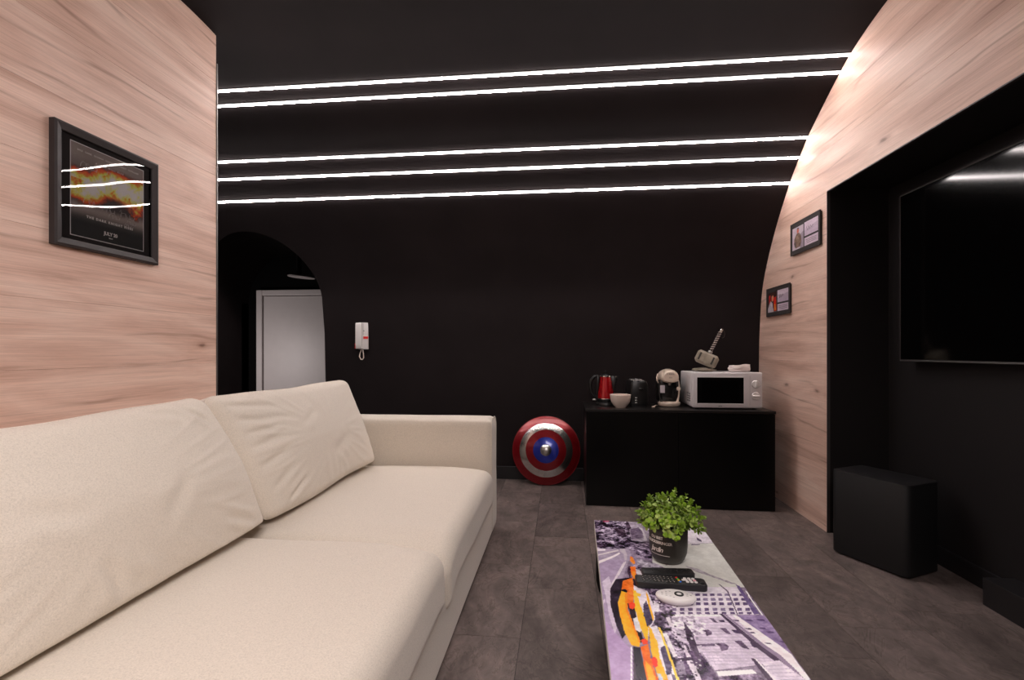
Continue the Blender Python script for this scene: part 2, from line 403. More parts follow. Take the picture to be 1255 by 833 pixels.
def print_sheet(name, img, P, m, parent, gain=1.0):
    """flat sheet whose vertices carry the print; P(a, b) with a, b in 0..1 -> point"""
    nv, nu = img.shape[:2]
    a, b = np.meshgrid(np.linspace(0, 1, nu), np.linspace(0, 1, nv))
    o0 = np.array(P(0, 0)); du = np.array(P(1, 0))-o0; dv = np.array(P(0, 1))-o0
    co = o0+a[..., None]*du+b[..., None]*dv
    idx = np.arange(nu*nv).reshape(nv, nu)
    f = np.stack([idx[:-1, :-1], idx[:-1, 1:], idx[1:, 1:], idx[1:, :-1]], -1).reshape(-1, 4)
    if np.cross(du, dv) @ np.array(P('n', 0)) < 0: f = f[:, ::-1]
    me = bpy.data.meshes.new(name); me.vertices.add(nu*nv); me.vertices.foreach_set('co', co.reshape(-1))
    me.loops.add(f.size); me.loops.foreach_set('vertex_index', f.reshape(-1).astype(np.int32))
    me.polygons.add(len(f)); me.polygons.foreach_set('loop_start', np.arange(0, f.size, 4, dtype=np.int32))
    me.update(calc_edges=True); me.validate()
    c = img/255.; lin = np.where(c <= .04045, c/12.92, ((c+.055)/1.055)**2.4)*gain
    at = me.attributes.new('print', 'FLOAT_COLOR', 'POINT')
    at.data.foreach_set('color', np.concatenate([np.clip(lin, 0, 1), np.ones(lin.shape[:2]+(1,))], -1).reshape(-1).astype(np.float32))
    me.materials.append(M[m]); o = bpy.data.objects.new(name, me); COL.objects.link(o); o.parent = parent; return o

PRINT = [
((128,114,134),14,[(-88,-54),(460,-126),(490,1136),(-75,1210)]),
((84,72,92),60,[(-12,-20),(429,-78),(354,220),(-16,275)]),
((150,140,156),20,[(129,-4),(199,-4),(184,175),(156,193),(120,184),(122,95)]),
((112,98,120),16,[(128,79),(157,59),(168,97),(166,157),(121,177)]),
((52,36,52),20,[(69,87),(88,64),(106,90),(108,150),(81,146)]),
((44,30,48),16,[(-6,221),(30,230),(25,264),(-5,261)]),
((60,44,62),20,[(121,-11),(128,5),(132,67),(120,88),(115,49)]),
((150,60,90),30,[(32,-8),(62,-12),(54,15),(34,18)]),
((196,190,198),6,[(161,55),(173,65),(174,177),(164,178),(168,97)]),
((60,48,66),10,[(103,200),(368,165),(363,183),(102,207)]),
((100,86,108),50,[(101,221),(363,186),(329,320),(137,334),(103,247)]),
((148,136,156),8,[(-8,274),(102,260),(107,303),(84,386),(40,582),(-12,589)]),
((152,136,162),6,[(-15,360),(87,347),(39,493),(22,626),(55,795),(18,1140),(-9,1144)]),
((164,140,176),5,[(-1,699),(31,775),(53,817),(17,1141),(-6,1144)]),
((204,196,204),8,[(-8,274),(27,271),(25,286),(-8,296)]),
((196,188,190),4,[(-8,324),(68,271),(68,283),(-7,333)]),
((214,206,208),4,[(-6,373),(49,319),(69,293),(71,305),(49,334),(-6,393)]),
((176,166,176),4,[(74,264),(89,265),(93,305),(87,352),(80,353),(82,306),(72,283)]),
((206,198,202),4,[(82,359),(85,361),(54,459),(49,460)]),
((200,190,198),4,[(76,364),(81,367),(33,520),(27,517)]),
((188,176,192),6,[(3,506),(24,467),(29,521),(26,595),(24,741),(19,754),(11,678),(9,590)]),
((188,176,192),6,[(-4,615),(6,598),(6,613),(-2,633)]),
((232,226,232),0,[(50,801),(53,801),(14,1141),(13,1141)]),
((192,192,186),4,[(184,221),(392,175),(439,169),(409,483),(372,488),(192,516),(153,431)]),
((206,200,208),10,[(364,7),(399,78),(392,173),(250,207)]),
((120,112,130),4,[(317,192),(347,188),(343,197),(314,203)]),
((84,74,96),4,[(349,127),(360,153),(356,170),(345,155)]),
((140,132,146),30,[(121,331),(179,367),(210,413),(278,414),(252,491),(99,511)]),
((150,144,150),14,[(259,367),(294,384),(320,418),(376,468),(362,470),(317,430),(281,404)]),
((96,82,104),60,[(102,377),(136,393),(151,539),(210,539),(265,540),(120,1127),(88,1131),(125,867),(116,691)]),
((206,199,208),8,[(188,513),(371,486),(380,626),(169,655)]),
((88,72,106),10,[(190,547),(202,545),(201,558),(188,560)]),
((88,72,106),10,[(209,544),(222,542),(220,555),(207,557)]),
((88,72,106),10,[(229,541),(241,540),(239,553),(227,555)]),
((88,72,106),10,[(248,539),(261,537),(259,550),(246,552)]),
((88,72,106),10,[(268,536),(280,535),(278,548),(265,549)]),
((88,72,106),10,[(287,534),(300,532),(297,545),(285,547)]),
((120,106,136),10,[(307,531),(319,529),(317,543),(304,544)]),
((120,106,136),10,[(327,529),(339,527),(336,540),(323,542)]),
((120,106,136),10,[(346,526),(358,524),(355,538),(343,539)]),
((88,72,106),10,[(366,523),(378,522),(375,535),(362,537)]),
((88,72,106),10,[(385,521),(398,519),(394,533),(382,534)]),
((88,72,106),10,[(184,571),(196,570),(194,584),(182,586)]),
((88,72,106),10,[(204,569),(216,567),(214,581),(201,583)]),
((88,72,106),10,[(224,566),(236,564),(234,579),(221,580)]),
((88,72,106),10,[(243,563),(256,562),(253,576),(241,578)]),
((120,106,136),10,[(263,561),(275,559),(273,574),(260,575)]),
((120,106,136),10,[(283,558),(295,557),(293,571),(280,573)]),
((120,106,136),10,[(303,556),(315,554),(312,568),(300,570)]),
((120,106,136),10,[(323,553),(335,551),(332,566),(320,567)]),
((88,72,106),10,[(343,550),(355,549),(352,563),(339,565)]),
((88,72,106),10,[(363,548),(375,546),(371,561),(359,562)]),
((88,72,106),10,[(383,545),(395,543),(391,558),(379,560)]),
((120,106,136),10,[(178,594),(190,593),(188,607),(176,609)]),
((120,106,136),10,[(198,592),(210,590),(208,605),(196,606)]),
((120,106,136),10,[(219,589),(230,587),(228,602),(216,604)]),
((88,72,106),10,[(239,586),(251,585),(248,599),(236,601)]),
((88,72,106),10,[(259,584),(271,582),(268,597),(256,598)]),
((88,72,106),10,[(279,581),(291,579),(288,594),(276,596)]),
((88,72,106),10,[(299,578),(311,577),(308,591),(296,593)]),
((88,72,106),10,[(320,576),(332,574),(328,589),(316,590)]),
((88,72,106),10,[(340,573),(352,571),(348,586),(336,588)]),
((88,72,106),10,[(360,570),(372,569),(368,584),(356,585)]),
((120,106,136),10,[(380,568),(392,566),(388,581),(376,582)]),
((120,106,136),10,[(171,623),(183,621),(181,636),(169,637)]),
((88,72,106),10,[(192,620),(203,618),(201,633),(189,635)]),
((88,72,106),10,[(212,617),(224,616),(222,630),(210,632)]),
((120,106,136),10,[(233,615),(245,613),(242,628),(230,629)]),
((88,72,106),10,[(254,612),(265,610),(262,625),(251,627)]),
((120,106,136),10,[(274,609),(286,608),(283,622),(271,624)]),
((120,106,136),10,[(295,606),(306,605),(303,620),(291,621)]),
((88,72,106),10,[(315,604),(327,602),(324,617),(312,618)]),
((88,72,106),10,[(336,601),(348,599),(344,614),(332,616)]),
((88,72,106),10,[(357,598),(368,597),(364,612),(352,613)]),
((88,72,106),10,[(166,643),(178,641),(177,652),(165,653)]),
((88,72,106),10,[(187,640),(199,638),(197,649),(186,650)]),
((88,72,106),10,[(208,637),(220,636),(218,646),(206,648)]),
((120,106,136),10,[(229,634),(240,633),(239,643),(227,645)]),
((88,72,106),10,[(250,632),(261,630),(260,641),(248,642)]),
((88,72,106),10,[(271,629),(282,627),(280,638),(269,640)]),
((88,72,106),10,[(292,626),(303,625),(301,635),(289,637)]),
((88,72,106),10,[(313,623),(324,622),(322,633),(310,634)]),
((88,72,106),10,[(333,621),(345,619),(342,630),(331,631)]),
((88,72,106),10,[(354,618),(366,616),(363,627),(351,629)]),
((100,84,126),8,[(373,470),(381,479),(382,623),(368,628)]),
((226,220,222),0,[(387,503),(390,507),(389,628),(385,628)]),
((84,70,92),0,[(325,473),(330,477),(341,513),(329,632),(326,633),(337,517)]),
((196,184,200),10,[(172,658),(323,636),(360,797),(341,816),(290,836),(212,860),(198,787),(152,759)]),
((172,158,180),4,[(183,672),(295,657),(295,660),(183,675)]),
((172,158,180),4,[(181,685),(300,670),(300,673),(180,689)]),
((172,158,180),4,[(178,699),(304,682),(304,685),(177,702)]),
((172,158,180),4,[(175,712),(309,694),(308,697),(175,715)]),
((172,158,180),4,[(173,724),(313,706),(313,709),(172,727)]),
((172,158,180),4,[(170,737),(317,717),(317,720),(169,740)]),
((172,158,180),4,[(168,749),(321,728),(321,731),(167,752)]),
((172,158,180),4,[(165,761),(325,740),(325,742),(164,764)]),
((172,158,180),4,[(163,772),(329,750),(329,753),(162,775)]),
((172,158,180),4,[(196,779),(333,761),(332,764),(196,782)]),
((172,158,180),4,[(198,790),(337,771),(336,774),(197,792)]),
((172,158,180),4,[(200,800),(340,782),(340,784),(199,803)]),
((172,158,180),4,[(202,810),(344,792),(343,794),(201,813)]),
((172,158,180),4,[(204,820),(347,801),(347,804),(203,823)]),
((172,158,180),4,[(205,830),(351,811),(350,813),(205,833)]),
((172,158,180),4,[(207,840),(354,820),(354,823),(206,842)]),
((182,168,188),0,[(179,756),(180,756),(176,851),(175,851)]),
((182,168,188),0,[(191,754),(192,754),(187,850),(185,850)]),
((182,168,188),0,[(202,753),(203,753),(197,848),(196,848)]),
((182,168,188),0,[(213,751),(214,751),(208,847),(206,847)]),
((182,168,188),0,[(225,750),(226,750),(218,846),(217,846)]),
((182,168,188),0,[(236,748),(237,748),(228,844),(227,844)]),
((182,168,188),0,[(248,747),(249,747),(239,843),(238,843)]),
((182,168,188),0,[(259,745),(260,745),(249,841),(248,842)]),
((182,168,188),0,[(270,744),(271,744),(260,840),(259,840)]),
((182,168,188),0,[(282,742),(283,742),(270,839),(269,839)]),
((182,168,188),0,[(293,741),(294,741),(281,837),(279,837)]),
((182,168,188),0,[(305,739),(306,739),(291,836),(290,836)]),
((182,168,188),0,[(316,738),(317,738),(301,835),(300,835)]),
((182,168,188),0,[(327,736),(328,736),(312,833),(311,833)]),
((182,168,188),0,[(339,735),(340,735),(322,832),(321,832)]),
((182,168,188),0,[(350,733),(351,733),(333,830),(332,831)]),
((182,168,188),0,[(362,732),(363,732),(343,829),(342,829)]),
((182,168,188),0,[(373,730),(374,730),(354,828),(352,828)]),
((236,228,234),0,[(173,655),(286,640),(286,647),(171,665)]),
((190,178,196),50,[(164,663),(216,653),(239,687),(225,726),(172,757),(150,736)]),
((86,68,94),14,[(253,659),(263,659),(269,679),(260,677)]),
((70,54,82),14,[(272,665),(286,664),(287,674),(275,673)]),
((86,68,94),14,[(266,700),(280,699),(286,724),(275,721)]),
((70,54,82),14,[(291,704),(309,702),(310,718),(294,717)]),
((86,68,94),14,[(283,748),(300,747),(308,778),(294,774)]),
((70,54,82),14,[(316,750),(338,749),(337,770),(318,769)]),
((78,60,86),24,[(222,715),(238,710),(244,721),(240,730),(227,738),(228,722)]),
((78,60,86),24,[(238,765),(258,760),(266,770),(260,784),(244,793),(245,774)]),
((96,80,104),10,[(181,776),(238,765),(236,774),(180,785)]),
((128,110,148),12,[(317,637),(389,628),(396,673),(390,783),(376,758)]),
((84,66,104),4,[(336,654),(353,652),(355,660),(341,661)]),
((84,66,104),4,[(365,648),(383,647),(384,655),(370,656)]),
((84,66,104),4,[(356,686),(372,684),(374,692),(361,693)]),
((84,66,104),4,[(369,700),(385,699),(387,706),(374,707)]),
((84,66,104),4,[(384,736),(400,734),(402,741),(389,742)]),
((220,213,216),6,[(314,638),(323,636),(378,752),(390,783),(392,865),(383,867),(365,802),(341,752)]),
((78,62,92),4,[(306,659),(321,658),(322,665),(312,665)]),
((78,62,92),4,[(323,693),(338,691),(339,698),(329,698)]),
((78,62,92),4,[(327,708),(341,707),(342,713),(332,713)]),
((78,62,92),4,[(348,747),(362,746),(363,752),(354,752)]),
((132,116,140),4,[(292,634),(298,634),(346,754),(366,790),(380,848),(375,853),(355,803),(337,761)]),
((62,46,70),6,[(283,635),(291,635),(337,762),(356,800),(373,859),(366,862),(345,813),(325,770)]),
((70,50,80),26,[(163,802),(195,798),(207,847),(230,992),(120,1127),(93,1131)]),
((228,222,228),4,[(213,863),(289,847),(294,859),(215,878)]),
((110,92,118),40,[(213,880),(293,861),(301,877),(264,1108),(197,1117)]),
((206,196,210),8,[(316,821),(356,809),(383,867),(401,990),(328,1044),(317,878)]),
((176,164,184),0,[(317,832),(362,822),(362,824),(318,835)]),
((176,164,184),0,[(321,842),(369,833),(369,835),(321,845)]),
((176,164,184),0,[(325,852),(376,844),(376,846),(325,855)]),
((176,164,184),0,[(329,862),(383,856),(382,857),(329,864)]),
((176,164,184),0,[(333,871),(389,866),(389,868),(333,874)]),
((176,164,184),0,[(336,880),(395,877),(395,879),(336,883)]),
((64,48,72),6,[(299,810),(306,808),(319,875),(328,957),(318,959),(307,877)]),
((222,214,222),0,[(306,808),(309,809),(325,874),(342,956),(336,956),(320,875)]),
((214,204,216),10,[(144,906),(194,897),(197,907),(147,918)]),
((214,204,216),10,[(154,921),(209,912),(212,922),(157,933)]),
((214,204,216),10,[(164,936),(224,927),(227,936),(167,948)]),
((214,204,216),10,[(174,951),(239,941),(241,950),(177,962)]),
((206,198,206),16,[(129,739),(139,738),(145,825),(136,827)]),
((200,190,200),16,[(148,670),(158,665),(159,704),(151,712)]),
((196,184,198),16,[(163,783),(170,780),(174,822),(164,823)]),
((52,36,60),16,[(132,830),(176,824),(180,833),(133,840)]),
((204,194,206),16,[(161,836),(173,832),(178,894),(167,903)]),
((70,56,78),16,[(120,663),(136,658),(140,713),(124,709)]),
((132,120,140),16,[(138,846),(154,842),(151,882),(136,884)]),
((196,190,198),16,[(132,589),(144,610),(134,648),(124,642)]),
((190,180,194),16,[(192,782),(207,775),(200,803),(190,804)]),
((60,44,66),16,[(188,681),(198,730),(193,829),(185,825),(179,756)]),
((210,204,212),10,[(187,478),(191,479),(191,484),(186,485)]),
((190,182,194),10,[(176,452),(180,453),(180,457),(176,457)]),
((60,46,68),10,[(150,380),(154,382),(154,386),(150,386)]),
((210,204,212),10,[(168,659),(173,660),(173,665),(168,666)]),
((48,34,54),10,[(184,612),(188,613),(188,616),(184,616)]),
((110,96,118),10,[(194,394),(199,395),(199,401),(193,402)]),
((190,182,194),10,[(138,461),(143,462),(144,468),(138,468)]),
((190,182,194),10,[(156,373),(158,375),(158,377),(156,377)]),
((190,182,194),10,[(199,553),(203,554),(203,558),(199,558)]),
((60,46,68),10,[(156,445),(158,446),(158,448),(156,448)]),
((48,34,54),10,[(170,564),(177,565),(177,572),(169,573)]),
((110,96,118),10,[(184,507),(191,507),(191,515),(184,516)]),
((110,96,118),10,[(163,447),(167,449),(168,453),(163,454)]),
((210,204,212),10,[(186,534),(187,535),(187,536),(185,536)]),
((210,204,212),10,[(184,509),(187,510),(187,513),(183,513)]),
((110,96,118),10,[(152,620),(157,621),(157,626),(151,627)]),
((48,34,54),10,[(140,519),(147,520),(147,527),(140,528)]),
((110,96,118),10,[(170,652),(173,653),(173,655),(170,656)]),
((48,34,54),10,[(174,577),(180,578),(180,583),(174,584)]),
((110,96,118),10,[(192,483),(195,485),(195,488),(191,489)]),
((48,34,54),10,[(190,582),(192,583),(192,584),(190,584)]),
((110,96,118),10,[(194,387),(196,389),(196,391),(193,392)]),
((190,182,194),10,[(145,609),(151,610),(151,616),(145,617)]),
((48,34,54),10,[(199,440),(202,442),(202,444),(199,444)]),
((110,96,118),10,[(215,405),(221,406),(221,413),(214,414)]),
((190,182,194),10,[(188,549),(194,549),(194,556),(187,557)]),
((48,34,54),10,[(181,553),(186,554),(186,560),(180,561)]),
((60,46,68),10,[(165,398),(171,399),(171,406),(164,407)]),
((48,34,54),10,[(182,417),(185,419),(185,422),(181,423)]),
((60,46,68),10,[(206,468),(210,469),(210,473),(205,473)]),
((110,96,118),10,[(141,455),(146,457),(146,461),(141,462)]),
((110,96,118),10,[(144,645),(148,646),(148,650),(144,650)]),
((210,204,212),10,[(137,578),(144,578),(144,585),(137,586)]),
((48,34,54),10,[(197,526),(200,527),(200,529),(197,529)]),
((60,46,68),10,[(157,488),(162,489),(162,494),(157,494)]),
((48,34,54),10,[(202,366),(206,367),(206,371),(202,372)]),
((110,96,118),10,[(159,545),(163,546),(163,551),(159,551)]),
((60,46,68),10,[(196,489),(201,490),(201,496),(195,497)]),
((110,96,118),10,[(163,569),(166,570),(166,573),(163,573)]),
((48,34,54),10,[(176,555),(183,556),(183,563),(176,564)]),
((190,182,194),10,[(174,568),(178,569),(178,573),(174,574)]),
((48,34,54),10,[(212,481),(216,482),(216,486),(212,487)]),
((210,204,212),10,[(217,427),(223,428),(223,434),(217,435)]),
((60,46,68),10,[(159,545),(165,545),(165,551),(159,552)]),
((190,182,194),10,[(166,622),(172,623),(172,629),(165,630)]),
((60,46,68),10,[(143,672),(145,673),(146,674),(143,674)]),
((210,204,212),10,[(209,443),(215,444),(215,450),(208,451)]),
((190,182,194),10,[(177,589),(183,590),(183,596),(177,597)]),
((190,182,194),10,[(181,593),(184,594),(184,596),(181,597)]),
((110,96,118),10,[(174,547),(178,548),(179,552),(174,552)]),
((210,204,212),10,[(199,502),(203,503),(203,507),(198,507)]),
((210,204,212),10,[(145,595),(149,596),(149,600),(144,601)]),
((48,34,54),10,[(144,505),(146,507),(146,508),(144,508)]),
((210,204,212),10,[(179,649),(183,650),(183,654),(179,655)]),
((110,96,118),10,[(180,607),(184,608),(184,611),(179,612)]),
((190,182,194),10,[(177,613),(179,614),(179,616),(177,616)]),
((48,34,54),10,[(152,573),(158,574),(158,580),(152,580)]),
((190,182,194),10,[(217,464),(223,465),(223,472),(215,473)]),
((60,46,68),10,[(166,581),(173,582),(173,589),(166,590)]),
((48,34,54),10,[(147,595),(152,595),(152,601),(146,601)]),
((210,204,212),10,[(157,500),(159,501),(159,503),(156,504)]),
((110,96,118),10,[(149,550),(152,551),(153,554),(149,554)]),
((60,46,68),10,[(165,769),(168,769),(168,774),(165,774)]),
((190,182,194),10,[(148,835),(151,835),(151,838),(148,839)]),
((60,46,68),10,[(162,703),(166,703),(167,709),(162,710)]),
((150,140,156),10,[(150,808),(154,809),(154,813),(151,814)]),
((48,34,54),10,[(136,866),(142,866),(142,873),(136,874)]),
((190,182,194),10,[(176,715),(181,715),(181,721),(176,722)]),
((110,96,118),10,[(140,824),(145,824),(146,831),(140,832)]),
((60,46,68),10,[(181,862),(184,862),(184,865),(181,866)]),
((150,140,156),10,[(208,721),(212,721),(212,727),(208,728)]),
((110,96,118),10,[(141,879),(145,879),(145,884),(141,884)]),
((110,96,118),10,[(215,687),(218,687),(218,691),(215,691)]),
((150,140,156),10,[(187,826),(191,826),(191,832),(187,832)]),
((60,46,68),10,[(160,790),(166,790),(166,798),(160,798)]),
((150,140,156),10,[(172,682),(176,682),(177,688),(172,688)]),
((110,96,118),10,[(211,676),(216,675),(216,683),(211,683)]),
((60,46,68),10,[(168,878),(173,878),(173,883),(169,884)]),
((60,46,68),10,[(153,876),(158,876),(158,882),(153,883)]),
((60,46,68),10,[(155,732),(158,732),(158,736),(155,736)]),
((190,182,194),10,[(172,890),(173,890),(173,891),(172,891)]),
((110,96,118),10,[(164,736),(169,736),(169,743),(164,744)]),
((150,140,156),10,[(202,743),(206,743),(206,748),(202,748)]),
((60,46,68),10,[(181,715),(185,715),(185,720),(181,721)]),
((110,96,118),10,[(169,869),(172,869),(172,872),(169,873)]),
((190,182,194),10,[(179,837),(182,837),(182,841),(179,841)]),
((110,96,118),10,[(153,792),(156,792),(157,796),(153,797)]),
((48,34,54),10,[(142,882),(147,881),(147,888),(142,888)]),
((150,140,156),10,[(153,822),(156,823),(156,826),(153,826)]),
((190,182,194),10,[(148,775),(152,775),(153,781),(148,781)]),
((190,182,194),10,[(188,749),(194,748),(194,757),(188,757)]),
((110,96,118),10,[(168,837),(174,837),(174,844),(168,845)]),
((60,46,68),10,[(162,875),(166,875),(166,879),(163,880)]),
((190,182,194),10,[(208,667),(213,667),(213,674),(208,675)]),
((60,46,68),10,[(161,735),(167,735),(167,743),(161,744)]),
((150,140,156),10,[(200,748),(206,748),(206,755),(200,756)]),
((190,182,194),10,[(161,879),(163,879),(163,881),(161,881)]),
((190,182,194),10,[(183,845),(188,844),(188,850),(183,851)]),
((110,96,118),10,[(195,735),(199,735),(199,741),(195,742)]),
((190,182,194),10,[(172,851),(177,850),(177,857),(172,857)]),
((190,182,194),10,[(163,728),(169,728),(169,736),(163,737)]),
((110,96,118),10,[(160,892),(161,892),(161,894),(160,894)]),
((60,46,68),10,[(175,830),(180,829),(180,836),(175,837)]),
((150,140,156),10,[(178,855),(181,855),(181,859),(178,860)]),
((48,34,54),10,[(171,803),(174,803),(175,807),(171,807)]),
((190,182,194),10,[(179,847),(180,848),(181,849),(179,850)]),
((190,182,194),10,[(171,747),(174,747),(175,751),(171,752)]),
((150,140,156),10,[(189,830),(192,830),(192,833),(189,834)]),
((110,96,118),10,[(162,885),(165,886),(165,888),(163,888)]),
((60,46,68),10,[(148,805),(150,805),(150,807),(148,807)]),
((150,140,156),10,[(136,866),(141,866),(141,872),(137,872)]),
((48,34,54),10,[(195,678),(198,678),(199,683),(195,683)]),
((110,96,118),10,[(128,899),(132,899),(133,904),(129,904)]),
((60,46,68),10,[(164,783),(166,783),(166,786),(164,786)]),
((190,182,194),10,[(166,881),(170,881),(170,886),(166,887)]),
((60,46,68),10,[(155,749),(159,749),(159,754),(155,755)]),
((190,182,194),10,[(148,893),(151,893),(152,897),(148,897)]),
((60,46,68),10,[(207,728),(210,729),(210,733),(207,733)]),
((150,140,156),10,[(213,671),(217,671),(217,676),(213,677)]),
((110,96,118),10,[(169,682),(172,682),(172,686),(170,686)]),
((110,96,118),10,[(142,849),(146,849),(147,853),(143,854)]),
((150,140,156),10,[(156,761),(161,760),(161,767),(156,767)]),
((232,118,36),10,[(101,320),(108,324),(112,365),(105,379),(97,354)]),
((60,40,60),8,[(86,395),(96,388),(86,468),(90,486),(83,478),(81,430)]),
((226,108,34),8,[(93,395),(109,391),(106,429),(102,486),(94,476),(90,441)]),
((196,190,196),10,[(106,409),(118,412),(124,454),(112,474),(107,437)]),
((236,140,40),6,[(94,429),(102,426),(103,484),(95,482)]),
((30,18,34),10,[(43,483),(88,466),(103,484),(96,537),(57,567),(41,624),(47,750),(34,775),(25,722),(18,627),(23,543)]),
((206,196,206),10,[(89,513),(123,542),(128,612),(121,683),(100,731),(90,779),(78,715),(79,619)]),
((214,104,30),12,[(62,491),(92,467),(87,543),(76,623),(61,614),(67,560),(53,548)]),
((20,12,20),0,[(29,551),(64,538),(70,549),(62,564),(28,568)]),
((34,22,30),8,[(62,613),(77,622),(78,689),(82,769),(73,787),(64,717)]),
((246,160,34),6,[(37,618),(53,550),(67,560),(58,645),(73,782),(69,800),(52,796),(42,746),(38,677)]),
((236,126,26),4,[(67,560),(60,645),(74,776),(71,787),(55,652),(60,564)]),
((206,204,206),8,[(68,686),(78,677),(83,723),(79,743),(69,735)]),
((248,172,44),6,[(85,541),(92,543),(94,617),(100,718),(91,775),(86,769),(81,721),(78,634)]),
((250,178,60),4,[(89,552),(104,560),(99,575),(89,573)]),
((70,60,84),16,[(102,616),(113,592),(117,677),(112,698),(98,721),(96,666)]),
((244,164,44),4,[(118,543),(121,561),(119,677),(114,695),(115,650),(115,591)]),
((236,60,34),6,[(65,615),(74,606),(81,612),(80,630),(72,643),(65,637)]),
((60,44,60),8,[(55,800),(71,801),(68,875),(67,1013),(75,1133),(23,1140),(40,941)]),
((26,16,30),8,[(55,803),(70,804),(69,908),(70,991),(52,1008),(49,922)]),
((222,106,28),10,[(71,800),(90,786),(88,833),(92,905),(99,1002),(76,1019),(70,920)]),
((250,164,36),6,[(74,845),(84,863),(89,921),(98,1009),(96,1071),(81,1073),(72,976)]),
((214,206,212),12,[(105,718),(120,709),(128,780),(130,900),(127,969),(107,964),(107,870),(104,788)]),
((250,172,44),6,[(101,712),(106,725),(111,787),(107,831),(112,905),(115,1000),(101,995),(93,899),(93,801)]),
((244,176,56),0,[(105,763),(112,768),(112,787),(105,786)]),
((76,66,92),16,[(114,798),(125,786),(129,848),(122,882),(112,888)]),
((76,66,92),16,[(121,882),(127,886),(130,969),(120,977)]),
((250,190,80),4,[(123,715),(128,718),(133,885),(136,997),(131,998),(128,885)]),
((240,60,34),6,[(90,836),(97,830),(101,841),(98,861),(92,868),(88,855)]),
((240,66,40),6,[(76,773),(85,766),(91,774),(88,787),(78,790)]),
((200,200,204),8,[(93,886),(100,885),(104,920),(94,925)])]

# ------------------------------------------------------------------ the room
XR, XL, YB = 1.53, -1.81, 3.97
NY, NZ, NX = 2.977, 1.972, 1.86           # recess in the right wall: far side, top, back
YN = -2.2                                  # wall behind the viewpoint
ctrl = [(3.97, -.3), (3.97, 0), (3.965, .5), (3.955, .9), (3.94, 1.2), (3.879, 1.548), (3.693, 1.878), (3.44, 2.181), (3.305, 2.30), (3.201, 2.385),
        (2.99, 2.51), (2.845, 2.588), (2.753, 2.630), (2.60, 2.675), (2.44, 2.705), (2.2, 2.725), (1.7, 2.73), (YN-.05, 2.73), (YN-1, 2.73)]
PROF = []
for i in range(1, len(ctrl)-2):
    p0, p1, p2, p3 = [Vector((*c, 0)) for c in ctrl[i-1:i+3]]
    nn = 1 if i >= 15 else 8
    for k in range(nn):
        t = k/nn
        # centripetal-like cubic with clamped tangents
        d1 = (p2-p0); d2 = (p3-p1); L0 = (p2-p1).length
        m1 = d1/((p1-p0).length+L0)*L0; m2 = d2/((p3-p2).length+L0)*L0
        q = p1*(2*t**3-3*t**2+1)+m1*(t**3-2*t**2+t)+p2*(-2*t**3+3*t**2)+m2*(t**3-t**2)
        PROF.append((q.x, q.y))
PROF.append(ctrl[-2])
def at_z(z):
    for (y0, z0), (y1, z1) in zip(PROF, PROF[1:]):
        if z0 <= z <= z1 and z1 > z0: return y0+(y1-y0)*(z-z0)/(z1-z0)
    return YN
# arch opening in the curved back wall
AX, AR, AS, AH = -2.5, .5, 1.50, .495
def half(z): return AR if z <= AS else AR*math.sqrt(max(0, 1-((z-AS)/AH)**2))
VX0, VX1 = -3.2, XR+.012
split = 2.10
zs = sorted(set([round(z, 4) for y, z in PROF if z < split-.005] + [AS] + [AS+AH*math.sin(PI/2*k/24) for k in range(1, 25)] + [split]))
def P3(x, z): return (x, at_z(z), z)
b = B()
def rows(t):
    for z0, z1 in zip(zs, zs[1:]):
        h0, h1 = half(z0), half(z1)
        if z0 < AS+AH-1e-6:
            for xa0, xb0, xa1, xb1 in ((VX0, AX-h0, VX0, AX-h1), (AX+h0, VX1, AX+h1, VX1)):
                t.faces.new([t.verts.new(P3(*q)) for q in ((xa0, z0), (xb0, z0), (xb1, z1), (xa1, z1))])
        else:
            t.faces.new([t.verts.new(P3(*q)) for q in ((VX0, z0), (VX1, z0), (VX1, z1), (VX0, z1))])
    bmesh.ops.remove_doubles(t, verts=t.verts, dist=1e-5)
b._new(rows)
# jamb and soffit of the arched opening
edge = [(AX+AR, 0), (AX+AR, .7), (AX+AR, 1.2)] + [(AX+AR*math.cos(PI*k/32), AS+AH*math.sin(PI*k/32)) for k in range(33)] + [(AX-AR, 1.2), (AX-AR, .7), (AX-AR, 0)]
b.grid(lambda i, j: (edge[i][0], at_z(edge[i][1]) if j == 0 else 4.4, edge[i][1]), len(edge), 2)
struct(b.put('wall_back', 'vault', ang=60))
top = [(at_z(split), split)] + [(y, z) for y, z in PROF if z > split and not (z < 2.2 and y > at_z(split))]
b = B().grid(lambda i, j: ((VX0, VX1)[j], top[i][0], top[i][1]), len(top), 2)
struct(b.put('ceiling', 'vault', ang=60))
